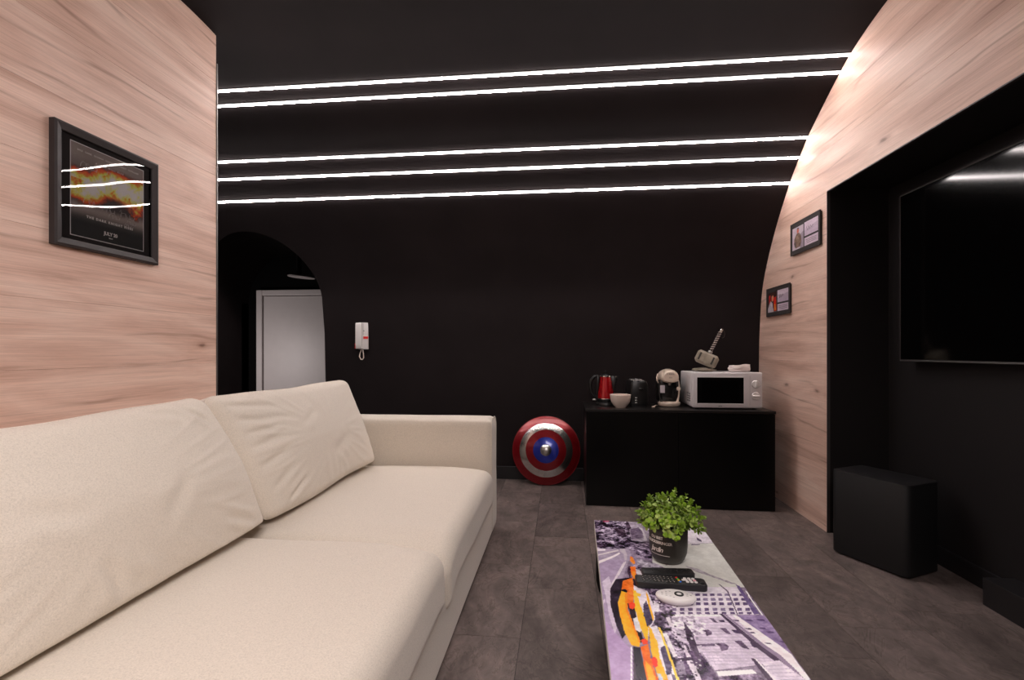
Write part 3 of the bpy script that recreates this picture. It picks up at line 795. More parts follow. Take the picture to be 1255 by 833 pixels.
# floor: joint bed with separate slate tiles
fl = B().lo((-3.2, YN, -.06), (NX, 4.4, -.0025)).put('floor', 'grout', smooth=False); struct(fl)
TW, TL = .3025, .605
full = B().lo((.0008, .0008, -.02), (TW-.0008, TL-.0008, 0), .0006, 1)
full_me = None
off = {-2: .55, -1: .56, 0: .335, 1: .12, 2: .42, 3: .56, 4: .155, 5: .3}
for c in range(-6, 7):
    x0 = -.15+c*TW
    for r in range(-6, 9):
        y0 = off.get(c, (c*.37) % .605)+r*TL-.605
        if y0 > 3.96 or y0+TL < YN+.02: continue
        if x0 > NX-.02: continue
        xa, xb, ya, yb = max(x0, XL if y0+TL < 2.4 else -3), min(x0+TW, NX-.001), max(y0, YN), min(y0+TL, YB-.001)
        if xa >= xb-.02 or ya >= yb-.02: continue
        cut = xb-xa < TW-.001 or yb-ya < TL-.001
        if cut:
            o = B().lo((.0008, .0008, -.02), (xb-xa-.0008, yb-ya-.0008, 0), .0006, 1).put('tile', 'slate', fl, False)
        elif full_me is None:
            o = full.put('tile', 'slate', fl, False); full_me = o.data
        else:
            o = bpy.data.objects.new('tile', full_me); COL.objects.link(o); o.parent = fl
        o.location = (xa, ya, random.uniform(-.0003, .0003))
struct(B().lo((-5.4, 4.4, -.06), (-1.9, 7.12, 0)).put('floor', 'slate', smooth=False))
# right wall with recess
b = B()
b.lo((XR+.012, NY, 0), (NX+.05, 4.0, 2.78)).lo((XR+.012, YN, NZ), (NX+.05, NY, 2.78)).lo((NX, YN, 0), (NX+.05, NY, NZ))
b.lo((XR+.012, YN, 0), (NX+.05, -.7, NZ))
wr = struct(b.put('wall_right', 'black_wall', smooth=False))
wl = struct(B().lo((XL-.14, YN, 0), (XL-.015, 2.388, 2.78)).put('wall_left', 'black_wall', smooth=False))
struct(B().lo((-3.3, 2.0, 0), (-3.2, 4.4, 2.8)).lo((-3.2, 2.0, 0), (XL-.14, 2.1, 2.8)).put('wall_side', 'black_wall', smooth=False))
struct(B().lo((XL-.14, YN-.1, 0), (NX+.05, YN, 2.8)).put('wall_front', 'black_wall', smooth=False))
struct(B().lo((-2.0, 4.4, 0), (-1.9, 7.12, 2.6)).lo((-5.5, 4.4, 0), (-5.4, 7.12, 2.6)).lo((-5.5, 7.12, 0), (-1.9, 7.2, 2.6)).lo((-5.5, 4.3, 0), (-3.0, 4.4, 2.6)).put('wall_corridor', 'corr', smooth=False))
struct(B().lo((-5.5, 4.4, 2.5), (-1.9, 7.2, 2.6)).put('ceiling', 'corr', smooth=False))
# oak laminate boards
PH, PL = NZ/8, 6.3
def boards(x0, x1, parent, ymax, cuts):
    j = 0; z = 0
    while z < 2.74:
        z1 = min(z+PH, 2.745)
        y = ymax
        first = PL
        k = 0
        while y > YN+.01:
            yl = max(y-(first if k == 0 and first > .15 else PL), YN+.001); k += 1
            pieces = [(yl, y, z, z1)]
            if cuts:
                a, c, top_ = cuts          # opening: y from a to c, height top_
                out = []
                for (p, q, s, t) in pieces:
                    if s >= top_-1e-4 or p >= c or q <= a: out.append((p, q, s, t)); continue
                    if q > c: out.append((c, q, s, t))
                    if p < a: out.append((p, a, s, t))
                    if t > top_: out.append((max(p, a), min(q, c), top_, t))
                pieces = out
            for (p, q, s, t) in pieces:
                if q-p < .01 or t-s < .005: continue
                q2 = min(q, at_z(min(s, 2.70))+.03) if at_z(min(s, 2.70)) < q else q
                if q2-p < .02: continue
                B().lo((x0, p+.0003, s+.0003), (x1, q2-.0003, t-.0003), .0005, 1).put('board', 'wood', parent, False)
            y = yl
        z = z1; j += 1
boards(XR, XR+.012, wr, 3.99, (-.7, NY, NZ))
boards(XL-.015, XL, wl, 2.388, None)
# profiles and skirting
struct(B().lo((XL-.006, 2.388, .0), (XL+.004, 2.396, 2.565), .001).put('trim_1', 'alu', smooth=False))
b = B().lo((XR-.002, -.7, NZ-.002), (XR+.014, NY, NZ+.003)).lo((XR-.002, NY-.002, 0), (XR+.014, NY+.003, NZ))
struct(b.put('trim_2', 'edgep', smooth=False))
struct(B().lo((AX+AR, YB-.014, 0), (1.36, YB, .105), .003).put('baseboard_back', 'skirt', smooth=False))
b = B().lo((NX-.014, 2.2, 0), (NX, NY, .088), .002).lo((XR+.03, NY-.014, 0), (NX, NY, .088), .002)
struct(b.put('baseboard_right', 'skirt', smooth=False))
struct(B().lo((1.737, -.6, 0), (NX, 2.2, .114), .003).put('trim_3', 'skirt', smooth=False))
# door at the end of the corridor
d = sempty('door_1')
B().lo((-4.56, 7.05, .01), (-3.58, 7.09, 1.89), .004).put('door_leaf', 'door', d, False)
B().lo((-4.665, 7.02, 0), (-4.57, 7.12, 1.985), .01).lo((-3.57, 7.02, 0), (-3.47, 7.12, 1.985), .01).lo((-4.57, 7.02, 1.90), (-3.57, 7.12, 1.985), .01).put('door_frame', 'door', d, False)

# ------------------------------------------------------------------ light lines on the vault
names = ['topmost light line on the black vault, nearest the ceiling', 'second light line from the top, close under the topmost one', 'third light line from the top, first of the lower trio',
         'fourth light line from the top, middle of the lower trio', 'lowest light line on the black vault, shortest of the five']
for lab, (y, z) in zip(names, [(2.753, 2.630), (2.845, 2.588), (3.201, 2.385), (3.305, 2.300), (3.44, 2.181)]):
    k = min(range(len(PROF)), key=lambda i: abs(PROF[i][0]-y)+abs(PROF[i][1]-z))
    (ya, za), (yb, zb) = PROF[k-1], PROF[k+1]; tz = Vector((0, yb-ya, zb-za)).normalized()
    ang = math.atan2(tz.z, tz.y)
    t = thing('light_line', 'white '+lab, 'light', (0, y, z), 0, 'linear lights across the vault'); t.rotation_euler = (ang, 0, 0)
    s = 1       # room side of the surface in the rotated frame
    n = Vector((0, -tz.z, tz.y)); s = 1 if n.y < 0 and n.z < 0 or n.dot(Vector((0, 1.2-y, 1-z))) > 0 else -1
    B().lo((-3.18, -.011, 0), (XR-.0005, .011, s*.003)).put('channel', 'channel', t, False)
    B().lo((-3.18, -.0065, s*.003), (XR-.001, .0065, s*.0092), .002, 1).put('diffuser', 'strip', t, False)

# ------------------------------------------------------------------ sofa
def cushion(a, bb, c, r, bulge, n, warp, seed, wr=.004):
    """soft box: half sizes a,bb,c (c = thickness); warp(Vector)->Vector"""
    def S(u, v, w):
        p = Vector((u*a, v*bb, w*c)); q = Vector((max(-a+r, min(a-r, p.x)), max(-bb+r, min(bb-r, p.y)), max(-c+r, min(c-r, p.z))))
        dd = p-q
        if dd.length > 1e-9: p = q+dd.normalized()*r
        un, vn = p.x/a, p.y/bb
        f = max(0, (1-un*un))**.7*max(0, (1-vn*vn))**.7
        p.z += bulge*f*max(-.25, min(1, p.z/(c*.7)))
        q3 = Vector((p.x*2.1+seed, p.y*1.7, p.z*2))
        big = noise.noise(q3)*wr*2.0
        ed = max(abs(un), abs(vn))
        ang = math.atan2(vn, un)
        fold = (1-abs(noise.noise(Vector((ang*5+seed, ed*1.3, seed)))) *4)
        p.z += (big + max(0, fold)*wr*.9*max(0, ed-.35)*(1-ed)*3)*(1 if w > 0 else -1)
        p.x += noise.noise(q3*1.7+Vector((5, 1, 2)))*wr; p.y += noise.noise(q3*1.9+Vector((1, 7, 3)))*wr
        return warp(p)
    B_ = B()
    ls = [math.sin((i/(n-1)-.5)*PI*.86)/math.sin(.43*PI) for i in range(n)]
    for ax in range(3):
        for s in (-1, 1):
            def P(i, j, ax=ax, s=s):
                t = [ls[i], ls[j]]; t.insert(ax, s); return S(*t)
            B_.grid(P, n, n)
    bmesh.ops.remove_doubles(B_.bm, verts=B_.bm.verts, dist=1e-5)
    bmesh.ops.recalc_face_normals(B_.bm, faces=B_.bm.faces)
    B_.S = S
    return B_
def outline(S, w, m=40):
    pts = []
    for k in range(4*m):
        s, f = divmod(k, m); f = f/m*2-1
        pts.append(S(*[(f, -1, w), (1, f, w), (-f, 1, w), (-1, -f, w)][s]))
    return pts
sofa = thing('sofa', 'large cream fabric sofa with low square arms along the wood clad wall', 'sofa', (-1.0, 1.57, 0))
def so(b, name, m='fabric', **k): o = b.put(name, m, sofa, **k); o.data.transform(Matrix.Translation((1.0, -1.57, 0))); return o
def softbox(a, b_, r, n=18, wr=.0015, seed=0):
    c = [(x+y)/2 for x, y in zip(a, b_)]; h = [abs(y-x)/2 for x, y in zip(a, b_)]
    # thickness axis is x here
    R = Matrix(((0, 0, 1), (0, 1, 0), (-1, 0, 0)))
    return cushion(h[2], h[1], h[0], r, 0, n, lambda p: Vector(c)+Vector((p.z, p.y, -p.x)), seed, wr)
so(softbox((-1.70, .28, .02), (-.388, 2.87, .222), .014), 'base')
so(softbox((-1.73, .28, .02), (-1.475, 2.87, .66), .035), 'backrest')
so(softbox((-1.73, 2.685, .018), (-.385, 2.885, .665), .028, wr=.003, seed=3), 'arm')
so(softbox((-1.73, .265, .018), (-.385, .465, .665), .028, wr=.003, seed=5), 'arm')
for x in (-.47, -1.58):
    for y in (.35, 1.57, 2.80):
        so(B().lo((x-.025, y-.025, 0), (x+.025, y+.025, .022), .003), 'foot', 'blkm')
# piping of the far arm front
for y0, y1 in ((2.688, 2.882), (.268, .462)):
    so(B().tube([(-.392, y0+.004, .03), (-.389, y0+.003, .62), (-.391, y0+.012, .652), (-.394, y0+.03, .664), (-.394, y1-.03, .664), (-.391, y1-.012, .652), (-.389, y1-.003, .62), (-.392, y1-.004, .03)], .0028, 6), 'piping')
for k, (y0, y1) in enumerate(((.468, 1.572), (1.578, 2.682))):
    cy = (y0+y1)/2
    def warp(p, cy=cy, k=k):
        q = Vector((p.x-.860, p.y+cy, p.z+(.319 if k == 0 else .302)))
        if k == 1: q.z -= .036*max(0, -p.y/.553-.72)/.28*max(0, p.x/.488+.2)
        f = max(0, (q.x+.60)/.24)
        q.z -= .012*f*f
        q.z -= .018*max(0, abs(p.y)/.55-.8)/.2*f       # corners sink towards the front
        return q
    c = cushion(.488, .546, .105, .056, .020, 60, warp, 3.3+k*7, .006)
    S = c.S; pts = outline(S, .45)
    o = so(c, 'seat_cushion')
    if k == 0: o['label'] = 'nearer cream seat cushion'
    else: o['label'] = 'farther cream seat cushion beside the arm'
# loose back cushions leaning on the backrest
FL = .440
def back_cushion(y0, y1, tilt, foot, dz, label, seed, sh0, sh1, hgt=.50, roll=0, folds=(), skew=0, fl=.440):
    """foot = (x, z) of the lower front edge; sh0 / sh1 move the upper near / far corners along y"""
    cy = (y0+y1)/2; hy = (y1-y0)/2; a = hgt/2; c = .105
    Rt = Matrix.Rotation(-tilt, 3, 'Y')
    def warp(p):
        # p.x: up the cushion, p.y along sofa, p.z: thickness (towards the front)
        up = (p.x+a)/(2*a); f = (p.y/hy+1)/2
        y = p.y + (sh0*(1-f)+sh1*f)*up
        p = p.copy()
        if p.z > 0:
            for (f0, u0, f1, u1, wd, am) in folds:
                dx_, du_ = (f1-f0)*2*hy, (u1-u0)*2*a; ln = math.hypot(dx_, du_)
                px_, pu_ = (f-f0)*2*hy, (up-u0)*2*a
                s_ = (px_*dx_+pu_*du_)/ln/ln; dd = abs(px_*du_-pu_*dx_)/ln
                if -.3 < s_ < 1.3:
                    win = math.exp(-((s_-.5)/.42)**4)
                    p.z += am*win*(math.exp(-((dd-wd*1.3)/wd)**2)*.7-math.exp(-(dd/wd)**2))
        x, z = p.z*(1-.35*max(0, up-.5)), p.x
        z += -.012*math.sin(f*PI)*(up) + roll*p.y*up
        q = Rt @ Vector((x-c, 0, z+a)); q.x += skew*(1-f)
        zz = foot[1]+q.z+dz
        if zz < fl+.02: zz = fl+.02*math.exp(min(0, (zz-fl-.02)/.02))
        return Vector((foot[0]+q.x, cy+y, zz))
    cu = cushion(a, hy, c, .045, .055, 100, warp, seed, .012)
    S = cu.S; pts = outline(S, .62)
    t = thing('back_cushion', label, 'cushion', (foot[0]-.1, cy, foot[1]), 0, 'loose back cushions on the cream sofa')
    T = Matrix.Translation((-foot[0]+.1, -cy, -foot[1]))
    o = cu.put('cover', 'fabric', t); o.data.transform(T)
    o = B().tube(pts, .003, 6, True).put('piping', 'fabric', t); o.data.transform(T)
back_cushion(.50, 1.615, math.radians(19), (-1.012, .436), 0, 'nearest loose cream back cushion, its right corner overlapping the other', 2.0, .04, -.10, skew=.02, fl=.455, folds=((.47, .10, .44, .30, .022, .009), (.52, .08, .50, .2, .02, .006), (.86, .93, .93, .80, .014, .007), (.70, .96, .84, .90, .016, .006), (.30, .62, .45, .50, .03, .005), (.60, .35, .72, .55, .03, .005), (.93, .10, .80, .22, .016, .006)))
back_cushion(1.632, 2.60, math.radians(19), (-1.02, .436), 0, 'far loose cream back cushion leaning beside the sofa arm', 9.4, -.095, .06, fl=.437, folds=((.03, .90, .26, .84, .014, .006), (.02, .78, .30, .72, .016, .006), (.02, .66, .24, .68, .012, .004), (.03, .55, .20, .60, .014, .005), (.03, .40, .22, .50, .016, .005), (.05, .22, .20, .36, .016, .006), (.10, .10, .24, .22, .012, .008), (.34, .62, .48, .74, .02, .006), (.50, .30, .70, .42, .03, .005)))

# ------------------------------------------------------------------ coffee table with photo print
TBW, TBL = .393, 1.15
tr = math.radians(-1.71)
tab = thing('coffee_table', 'low narrow coffee table with city street photo printed on its top', 'table', (.125, 1.891, 0), tr)
B().lo((0, -TBL, .372), (TBW, 0, .3992), .003).put('tabletop', 'whitep', tab, False)
img = raster(245, 720, TBW*1000, TBL*1000, PRINT, (128, 114, 134), 5)
pr = print_sheet('photo_print', img, lambda a, b: (0, 0, 1) if a == 'n' else (.001+a*(TBW-.002), -.001-b*(TBL-.002), .4), 'tprint', tab, 1.42)
pr['label'] = 'city street photograph with yellow cabs'
for yy in (-.022, -TBL+.05):
    poly = [(.006, .372), (TBW-.006, .372), (TBW-.006, .19), (TBW-.016, .15), (TBW-.05, .10), (TBW-.07, 0), (.07, 0), (.05, .10), (.016, .15), (.006, .19)]
    B().prism(poly, 0, .028, Matrix.Translation((0, yy+.0, 0)) @ Matrix.Rotation(PI/2, 4, 'X'), .003).put('leg', 'blk', tab, False)
B().lo((.03, -TBL+.04, .33), (TBW-.03, -.04, .371), .003).put('apron', 'blk', tab, False)

# plant
pl = thing('potted_plant', 'small bushy green plant in dark lettered pot on the coffee table', 'plant', (.331, 1.553, .4005))
prof = [(0, .0), (.034, .0), (.043, .004), (.050, .014), (.0555, .03), (.0575, .05), (.058, .112), (.0570, .114), (.055, .112), (.0545, .095), (0, .092)]
B().lathe(prof, seg=56).put('pot', 'pot', pl)
B().lathe([(0, .094), (.03, .096), (.0542, .093)], seg=30).put('soil', 'soil', pl)
def pot_text(name, body, size, z, a0, space=1.0, bold=0, shear=0):
    o = text(name, body, size, 'ink', pl, Matrix(), .0003, space, bold)
    for v in o.data.vertices:
        zz = z+v.co.y; x = v.co.x+v.co.y*shear
        R_ = .0578 if zz > .05 else .0555+(zz-.03)*.1
        if zz < .03: R_ = .0555-(.03-zz)*.34
        th = a0+x/.058; rr = R_+.0004+v.co.z
        v.co = (rr*math.cos(th), rr*math.sin(th), zz)
A0 = math.radians(-132)
pot_text('lettering', 'DU BIST', .0115, .083, A0-.10, 1.0, .0002)
pot_text('lettering', 'GLUCKSBRINGER', .0115, .069, A0-.02, .95, .0002)
pot_text('lettering', 'Jardin', .022, .048, A0-.08, .85, .0001, .35)
o = B().grid(lambda i, j: (lambda th, zz: ((.0560+(zz-.03)*.15)*math.cos(th), (.0560+(zz-.03)*.15)*math.sin(th), zz))(A0-.55+i*.055, .0315+j*.0013), 22, 2).put('underline', 'ink', pl)
random.seed(5)
fol = B(); fol2 = B(); stm = B()
def leaf(tgt, p, d, up, ln, wd):
    d = d.normalized(); s = d.cross(up)
    if s.length < .1: s = d.cross(Vector((1, 0, 0)))
    s.normalize(); nrm = s.cross(d).normalized()
    def f(t):
        mid = [t.verts.new(p+d*ln*k+nrm*(ln*.10*math.sin(k*PI))) for k in (0, .33, .7, 1)]
        L_ = [t.verts.new(p+d*ln*k+s*wd*g+nrm*ln*h) for k, g, h in ((.25, .42, .12), (.6, .5, .14), (.88, .28, .06))]
        R_ = [t.verts.new(p+d*ln*k-s*wd*g+nrm*ln*h) for k, g, h in ((.25, .42, .12), (.6, .5, .14), (.88, .28, .06))]
        for S_ in (L_, R_):
            t.faces.new((mid[0], mid[1], S_[0])); t.faces.new((mid[1], mid[2], S_[1], S_[0])); t.faces.new((mid[2], mid[3], S_[2], S_[1]))
    tgt._new(f)
for k in range(86):
    az = random.uniform(0, 2*PI); el = math.asin(random.random()**.9) if random.random() < .8 else random.uniform(-.15, .5)
    R_ = random.uniform(.078, .098)*(1.0+.10*math.cos(az)*math.cos(el)) * (1.05 if el < .5 else 1)
    st = Vector((.02*math.cos(az)*random.random(), .02*math.sin(az)*random.random(), .094))
    en = Vector((R_*math.cos(el)*math.cos(az), R_*math.cos(el)*math.sin(az), .113+R_*.96*math.sin(el)+random.uniform(-.006, .008)))
    md = (st+en)/2+Vector((0, 0, .022*math.cos(el)))
    pts = [st*(1-t)**2+md*2*t*(1-t)+en*t*t for t in [i/6 for i in range(7)]]
    stm.tube(pts, [.0011]*4+[.0008]*3, 4)
    for i, t in enumerate((.48, .62, .74, .85, .94)):
        p = st*(1-t)**2+md*2*t*(1-t)+en*t*t; tan = (md-st)*(1-t)+(en-md)*t; tan.normalize()
        sd = tan.cross(Vector((0, 0, 1))); sd = sd.normalized() if sd.length > .05 else Vector((1, 0, 0))
        sd = Matrix.Rotation(i*PI/2+random.uniform(-.5, .5)+k, 3, tan) @ sd
        for s in (-1, 1):
            ln = random.uniform(.012, .019)
            leaf(fol if random.random() < .62 else fol2, p, sd*s+tan*.55, tan+Vector((0, 0, .5)), ln, ln*.82)
    for s in (-1, 0, 1):
        leaf(fol, en, (en-md).normalized()+Vector((random.uniform(-.6, .6), random.uniform(-.6, .6), .3)), Vector((random.uniform(-.5, .5), random.uniform(-.5, .5), 1)), .014, .010)
o = fol.put('foliage', 'leaf', pl); o['kind'] = 'stuff'
o = fol2.put('foliage', 'leafb', pl); o['kind'] = 'stuff'; o['label'] = 'paler green leaves'
o = stm.put('stems', 'stem', pl); o['kind'] = 'stuff'

# remotes
Z0 = .4006
r1 = thing('remote_control', 'black remote control with white number keys and coloured keys', 'remote', (.300, 1.378, Z0), math.radians(-1.8))
B().prism([(-.094, -.020), (-.090, -.0235), (.086, -.0235), (.094, -.017), (.094, .017), (.086, .0235), (-.090, .0235), (-.094, .020)], 0, .018, None, .0035).put('body', 'blkm', r1)
def btn(parent, x, y, m, r=.0028, sx=1, name='button', z=.018):
    return B().lathe([(0, .0016), (r*.85, .0016), (r, .001), (r, -.001)], (x, y, z), 12, None, sx).put(name, m, parent)
proto = {}
def button(parent, x, y, m, r=.0028, sx=1, z=.018):
    key = (m, r, sx)
    if key not in proto: o = B().lathe([(0, .0016), (r*.85, .0016), (r, .001), (r, -.001)], (0, 0, 0), 12, None, sx).put('button', m, parent); proto[key] = o.data
    else: o = bpy.data.objects.new('button', proto[key]); COL.objects.link(o); o.parent = parent
    o.location = (x, y, z); return o
for i, xx in enumerate((.040, .051, .062)):
    for j, yy in enumerate((.013, .003, -.007)):
        o = button(r1, xx+j*.002, yy, 'pinkp' if (i, j) in ((2, 1),) else 'whitep', .0046, 1)
button(r1, .034, .003, 'whitep', .0046)
for j, (mm_, yy) in enumerate((('redp', .015), ('greenp', .007), ('yellowp', -.001), ('bluep', -.009))): button(r1, .018+.002*j, yy, mm_, .003, 1.1)
button(r1, .082, -.008, 'blk', .006)
for i in range(9):
    for j, yy in enumerate((.014, .004, -.006, -.014)):
        if random.random() < .9:
            button(r1, -.076+i*.0100+j*.001, yy, 'blk', .0032)
            B().lo((-.0011, -.0007, 0), (.0011, .0007, .0004)).put('key_mark', 'ink', r1, False, (-.076+i*.0100+j*.001, yy, .0195))
r2 = thing('remote_control', 'plain slim black remote control, farther one nearest the plant pot', 'remote', (.306, 1.440, Z0), math.radians(3.0))
B().prism([(-.074, -.018), (-.070, -.021), (.066, -.021), (.073, -.014), (.073, .014), (.066, .021), (-.070, .021), (-.074, .018)], 0, .016, None, .004).put('body', 'blkm', r2)
for i in range(8):
    for j, yy in enumerate((.010, -.001)):
        if i+j*2 < 3: continue
        button(r2, -.060+i*.017, yy, 'blk', .003, 1, .016)
        B().lo((-.0008, -.0006, 0), (.0008, .0006, .0004)).put('key_mark', 'greyink', r2, False, (-.060+i*.017, yy, .0175))
r3 = thing('remote_control', 'white oval remote control with black ring dial', 'remote', (.295, 1.294, Z0), math.radians(-8))
def oval(k): return (k*.0)
B().lathe([(0, 0), (.62, 0), (.80, .003), (.93, .008), (1.0, .0135), (.985, .0165), (.93, .0185), (.85, .0192), (0, .0198)], (0, 0, 0), 60, None, .0505, .032).put('body', 'whitep', r3)
dx, dy = .008, .003
B().lathe([(.0068, .0195), (.0068, .0212), (.0115, .0212), (.0122, .0195)], (dx, dy, 0), 40).put('ring_dial', 'blk', r3)
B().lathe([(0, .0212), (.0055, .021), (.0064, .0195)], (dx, dy, 0), 30).put('centre_button', 'whitep', r3)
for x, y in ((-.034, .003), (-.034, -.006), (-.024, .010), (-.024, 0), (-.024, -.010), (-.014, .013), (-.014, -.012), (.028, .007), (.028, -.002), (.037, .002), (-.006, -.016)):
    B().lo((-.0024, -.0006, .0), (.0024, .0006, .0004)).put('key_mark', 'greyink', r3, False, (x, y, .0193))

# ------------------------------------------------------------------ black cabinet and what stands on it
CX0, CX1, CY0, CY1, CZ = .168, 1.388, 3.328, 3.775, .656
cab = thing('cabinet', 'low glossy black cabinet against the black back wall', 'cabinet', ((CX0+CX1)/2, CY0, 0), math.radians(-.4))
W2 = (CX1-CX0)/2
B().lo((-W2, .018, .0), (-W2+.018, CY1-CY0, CZ-.018), .001).put('side_panel', 'cab', cab, False)
B().lo((W2-.018, .018, .0), (W2, CY1-CY0, CZ-.018), .001).put('side_panel', 'cab', cab, False)
B().lo((-W2+.018, CY1-CY0-.01, .0), (W2-.018, CY1-CY0, CZ-.018)).put('back_panel', 'cab', cab, False)
B().lo((-W2+.018, .018, .03), (W2-.018, CY1-CY0-.01, .048)).put('bottom_panel', 'cab', cab, False)
B().lo((-W2, 0, .004), (-.0010, .0175, CZ-.020), .001).put('door', 'cab', cab, False)
B().lo((.0010, 0, .004), (W2, .0175, CZ-.020), .001).put('door', 'cab', cab, False)
B().lo((-W2-.004, -.004, CZ-.0175), (W2+.004, CY1-CY0+.002, CZ), .0015).put('top_panel', 'cabtop', cab, False)

# kettle
kt = thing('kettle', 'red electric kettle with black handle on the black cabinet', 'kettle', (.322, 3.61, CZ)); kt.scale = (1, 1, 1.08)
B().lathe([(0, 0), (.072, 0), (.076, .004), (.074, .014), (.062, .022), (0, .022)], seg=40).put('base', 'blk', kt)
B().lathe([(0, .023), (.060, .023), (.062, .028), (.0615, .042), (0, .042)], seg=40).put('bottom_band', 'blk', kt)
B().lathe([(.0605, .042), (.0605, .047), (.0585, .0475)], seg=40).put('chrome_ring', 'chrome', kt)
B().lathe([(.0588, .047), (.0575, .07), (.052, .11), (.045, .155), (.040, .190)], seg=48).put('body', 'red', kt)
B().lathe([(.0405, .190), (.0400, .197), (.035, .200), (0, .200)], seg=40).put('collar', 'chrome', kt)
B().lathe([(0, .212), (.012, .211), (.030, .204), (.034, .199)], seg=32).lathe([(0, .232), (.004, .231), (.006, .226), (.004, .218), (.004, .208)], seg=16).put('lid', 'blk', kt)
hp = [(-.044, 0, .186), (-.060, 0, .196), (-.082, 0, .190), (-.102, 0, .168), (-.112, 0, .130), (-.106, 0, .092), (-.088, 0, .062), (-.058, 0, .048)]
B().tube(hp, [.008, .010, .0115, .012, .012, .0115, .011, .009], 12).put('handle', 'blk', kt)
b = B().prism([(.036, .198), (.060, .196), (.084, .192), (.080, .17), (.068, .12), (.060, .05), (.040, .05)], -.012, .012, Matrix.Rotation(PI/2, 4, 'X'), .003); b.put('spout', 'blk', kt)
B().lathe([(0, 0), (.010, 0), (.013, .018), (.009, .019), (0, .014)], (.074, 0, .176), 16).put('spout_tip', 'steel', kt)
B().lo((-.096, -.012, .030), (-.068, .012, .040), .003).put('switch', 'steel', kt)
B().prism([(-.064, .192), (-.044, .19), (-.056, .05), (-.064, .05)], -.016, .016, Matrix.Rotation(PI/2, 4, 'X'), .003).put('handle_strip', 'blk', kt)

# bowl
bw = B().lathe([(0, .004), (.030, .003), (.032, 0), (.036, 0), (.038, .005), (.052, .018), (.065, .042), (.0705, .068), (.072, .088), (.0705, .090), (.068, .088), (.066, .066), (.058, .040), (.042, .018), (0, .012)], seg=56).put('bowl', 'bowl', loc=(.412, 3.462, CZ))
tag(bw, 'cream ceramic bowl in front of the red kettle', 'bowl')

# toaster, end on
ts = thing('toaster', 'black toaster seen end on between bowl and coffee machine', 'toaster', (.549, 3.50, CZ)); ts.scale = (.84, 1, .99)
B().prism([(-.072, .008), (.072, .008), (.074, .05), (.070, .16), (.056, .184), (-.056, .184), (-.070, .16), (-.074, .05)], -.27, 0, Matrix.Rotation(PI/2, 4, 'X'), .010, 3).put('body', 'blk', ts)
B().lo((-.064, .01, 0), (.064, .26, .009), .002).put('base', 'blkm', ts)
for x in (-.028, .022):
    B().lo((x-.017, .015, .1835), (x+.017, .25, .1875), .0015).put('slot_surround', 'white', ts, False)  # chrome surround coloured white, its bright reflection put into the colour
    B().lo((x-.011, .025, .187), (x+.011, .24, .1882)).put('slot', 'dgrey', ts, False)
for z in (.030, .047, .064): B().box((-.028, -.003, z), (.019, .008, .009), .003).put('button', 'steel', ts)
B().lo((-.006, -.012, .12), (.030, 0, .135), .004).put('lever', 'blk', ts)

# capsule coffee machine
cm = thing('coffee_machine', 'cream capsule coffee machine with rounded head left of the microwave', 'coffee machine', (.764, 3.515, CZ))
hd = []
n = 28
def headP(i, j):
    # loft of rounded sections along y
    y, s, top_ = [(-.012, .78, .246), (-.004, .93, .256), (.010, 1.0, .262), (.10, 1.0, .266), (.16, .97, .258), (.19, .85, .245), (.205, .55, .22)][i]
    t = 2*PI*j/n; cx, cz = math.cos(t), math.sin(t)
    x = .060*s*math.copysign(abs(cx)**.92, cx)
    zc = .205; z = zc+((top_-zc)*abs(cz)**.95 if cz > 0 else -(.036*s)*abs(cz)**.55)
    return (x, y, z)
b = B().grid(headP, 7, n, True)
b._new(lambda t: (t.faces.new([t.verts.new(headP(0, j)) for j in range(n)]), t.faces.new([t.verts.new(headP(6, j)) for j in range(n)])))
b.put('head', 'offw', cm)
B().grid(lambda i, j: ((-.050+.100*i/16), -.0125+.010*((i-8)/8)**2, .206-.010*j-.006*((i-8)/8)**2+.006), 17, 2).put('head_groove', 'cable', cm)
b = B()
b.lo((-.058, .060, .02), (.058, .235, .19), .02)
b.lo((-.066, .012, .130), (-.040, .20, .185), .008).lo((.040, .012, .130), (.060, .20, .185), .006)
b.put('core', 'blk', cm)
B().lathe([(0, .150), (.012, .150), (.013, .158), (.020, .172), (.020, .18), (0, .18)], (0, .035, 0), 24).put('nozzle', 'steel', cm)
for s in (-1, 1):
    pts = [(s*.062, .022+.02, .188), (s*.068, .04, .15), (s*.069, .04, .11), (s*.066, .04, .07), (s*.056, .035, .035), (s*.042, .03, .022)]
    B().tube(pts, [.006, .006, .006, .006, .008, .009], 8).put('side_rail', 'offw' if s > 0 else 'blk', cm)
B().lathe([(0, .002), (.066, .002), (.072, .006), (.078, .020), (.0775, .030), (.073, .034), (.066, .033), (0, .033)], (0, .045, 0), 48, None, 1, .78).put('drip_tray', 'offw', cm)
B().lathe([(0, .0340), (.058, .0340), (.058, .033)], (0, .045, 0), 40, None, 1, .74).put('tray_grid', 'offw', cm)
B().tube([(-.074, .05, .165), (-.082, .045, .185), (-.084, .045, .205), (-.078, .05, .232)], [.004, .006, .006, .004], 8).put('lever', 'offw', cm)
B().lathe([(0, .01), (.013, .01), (.015, .006), (.015, 0)], (.058, .012, .128), 24, Matrix.Rotation(PI/2, 4, 'X')).put('knob', 'offw', cm)
B().lo((-.069, .008, .098), (-.036, .0125, .152), .001).put('label_sticker', 'paper', cm, False)
text('lettering', 'BOSCH', .0105, 'greyink', cm, facing((.006, -.0125, .232), (1, 0, 0)), .0004, 1.0, .0001)
B().lathe([(.0026, 0), (.0026, .0005), (.0036, .0005), (.0036, 0)], (-.021, -.0122, .232), 16, Matrix.Rotation(PI/2, 4, 'X')).put('emblem', 'greyink', cm)
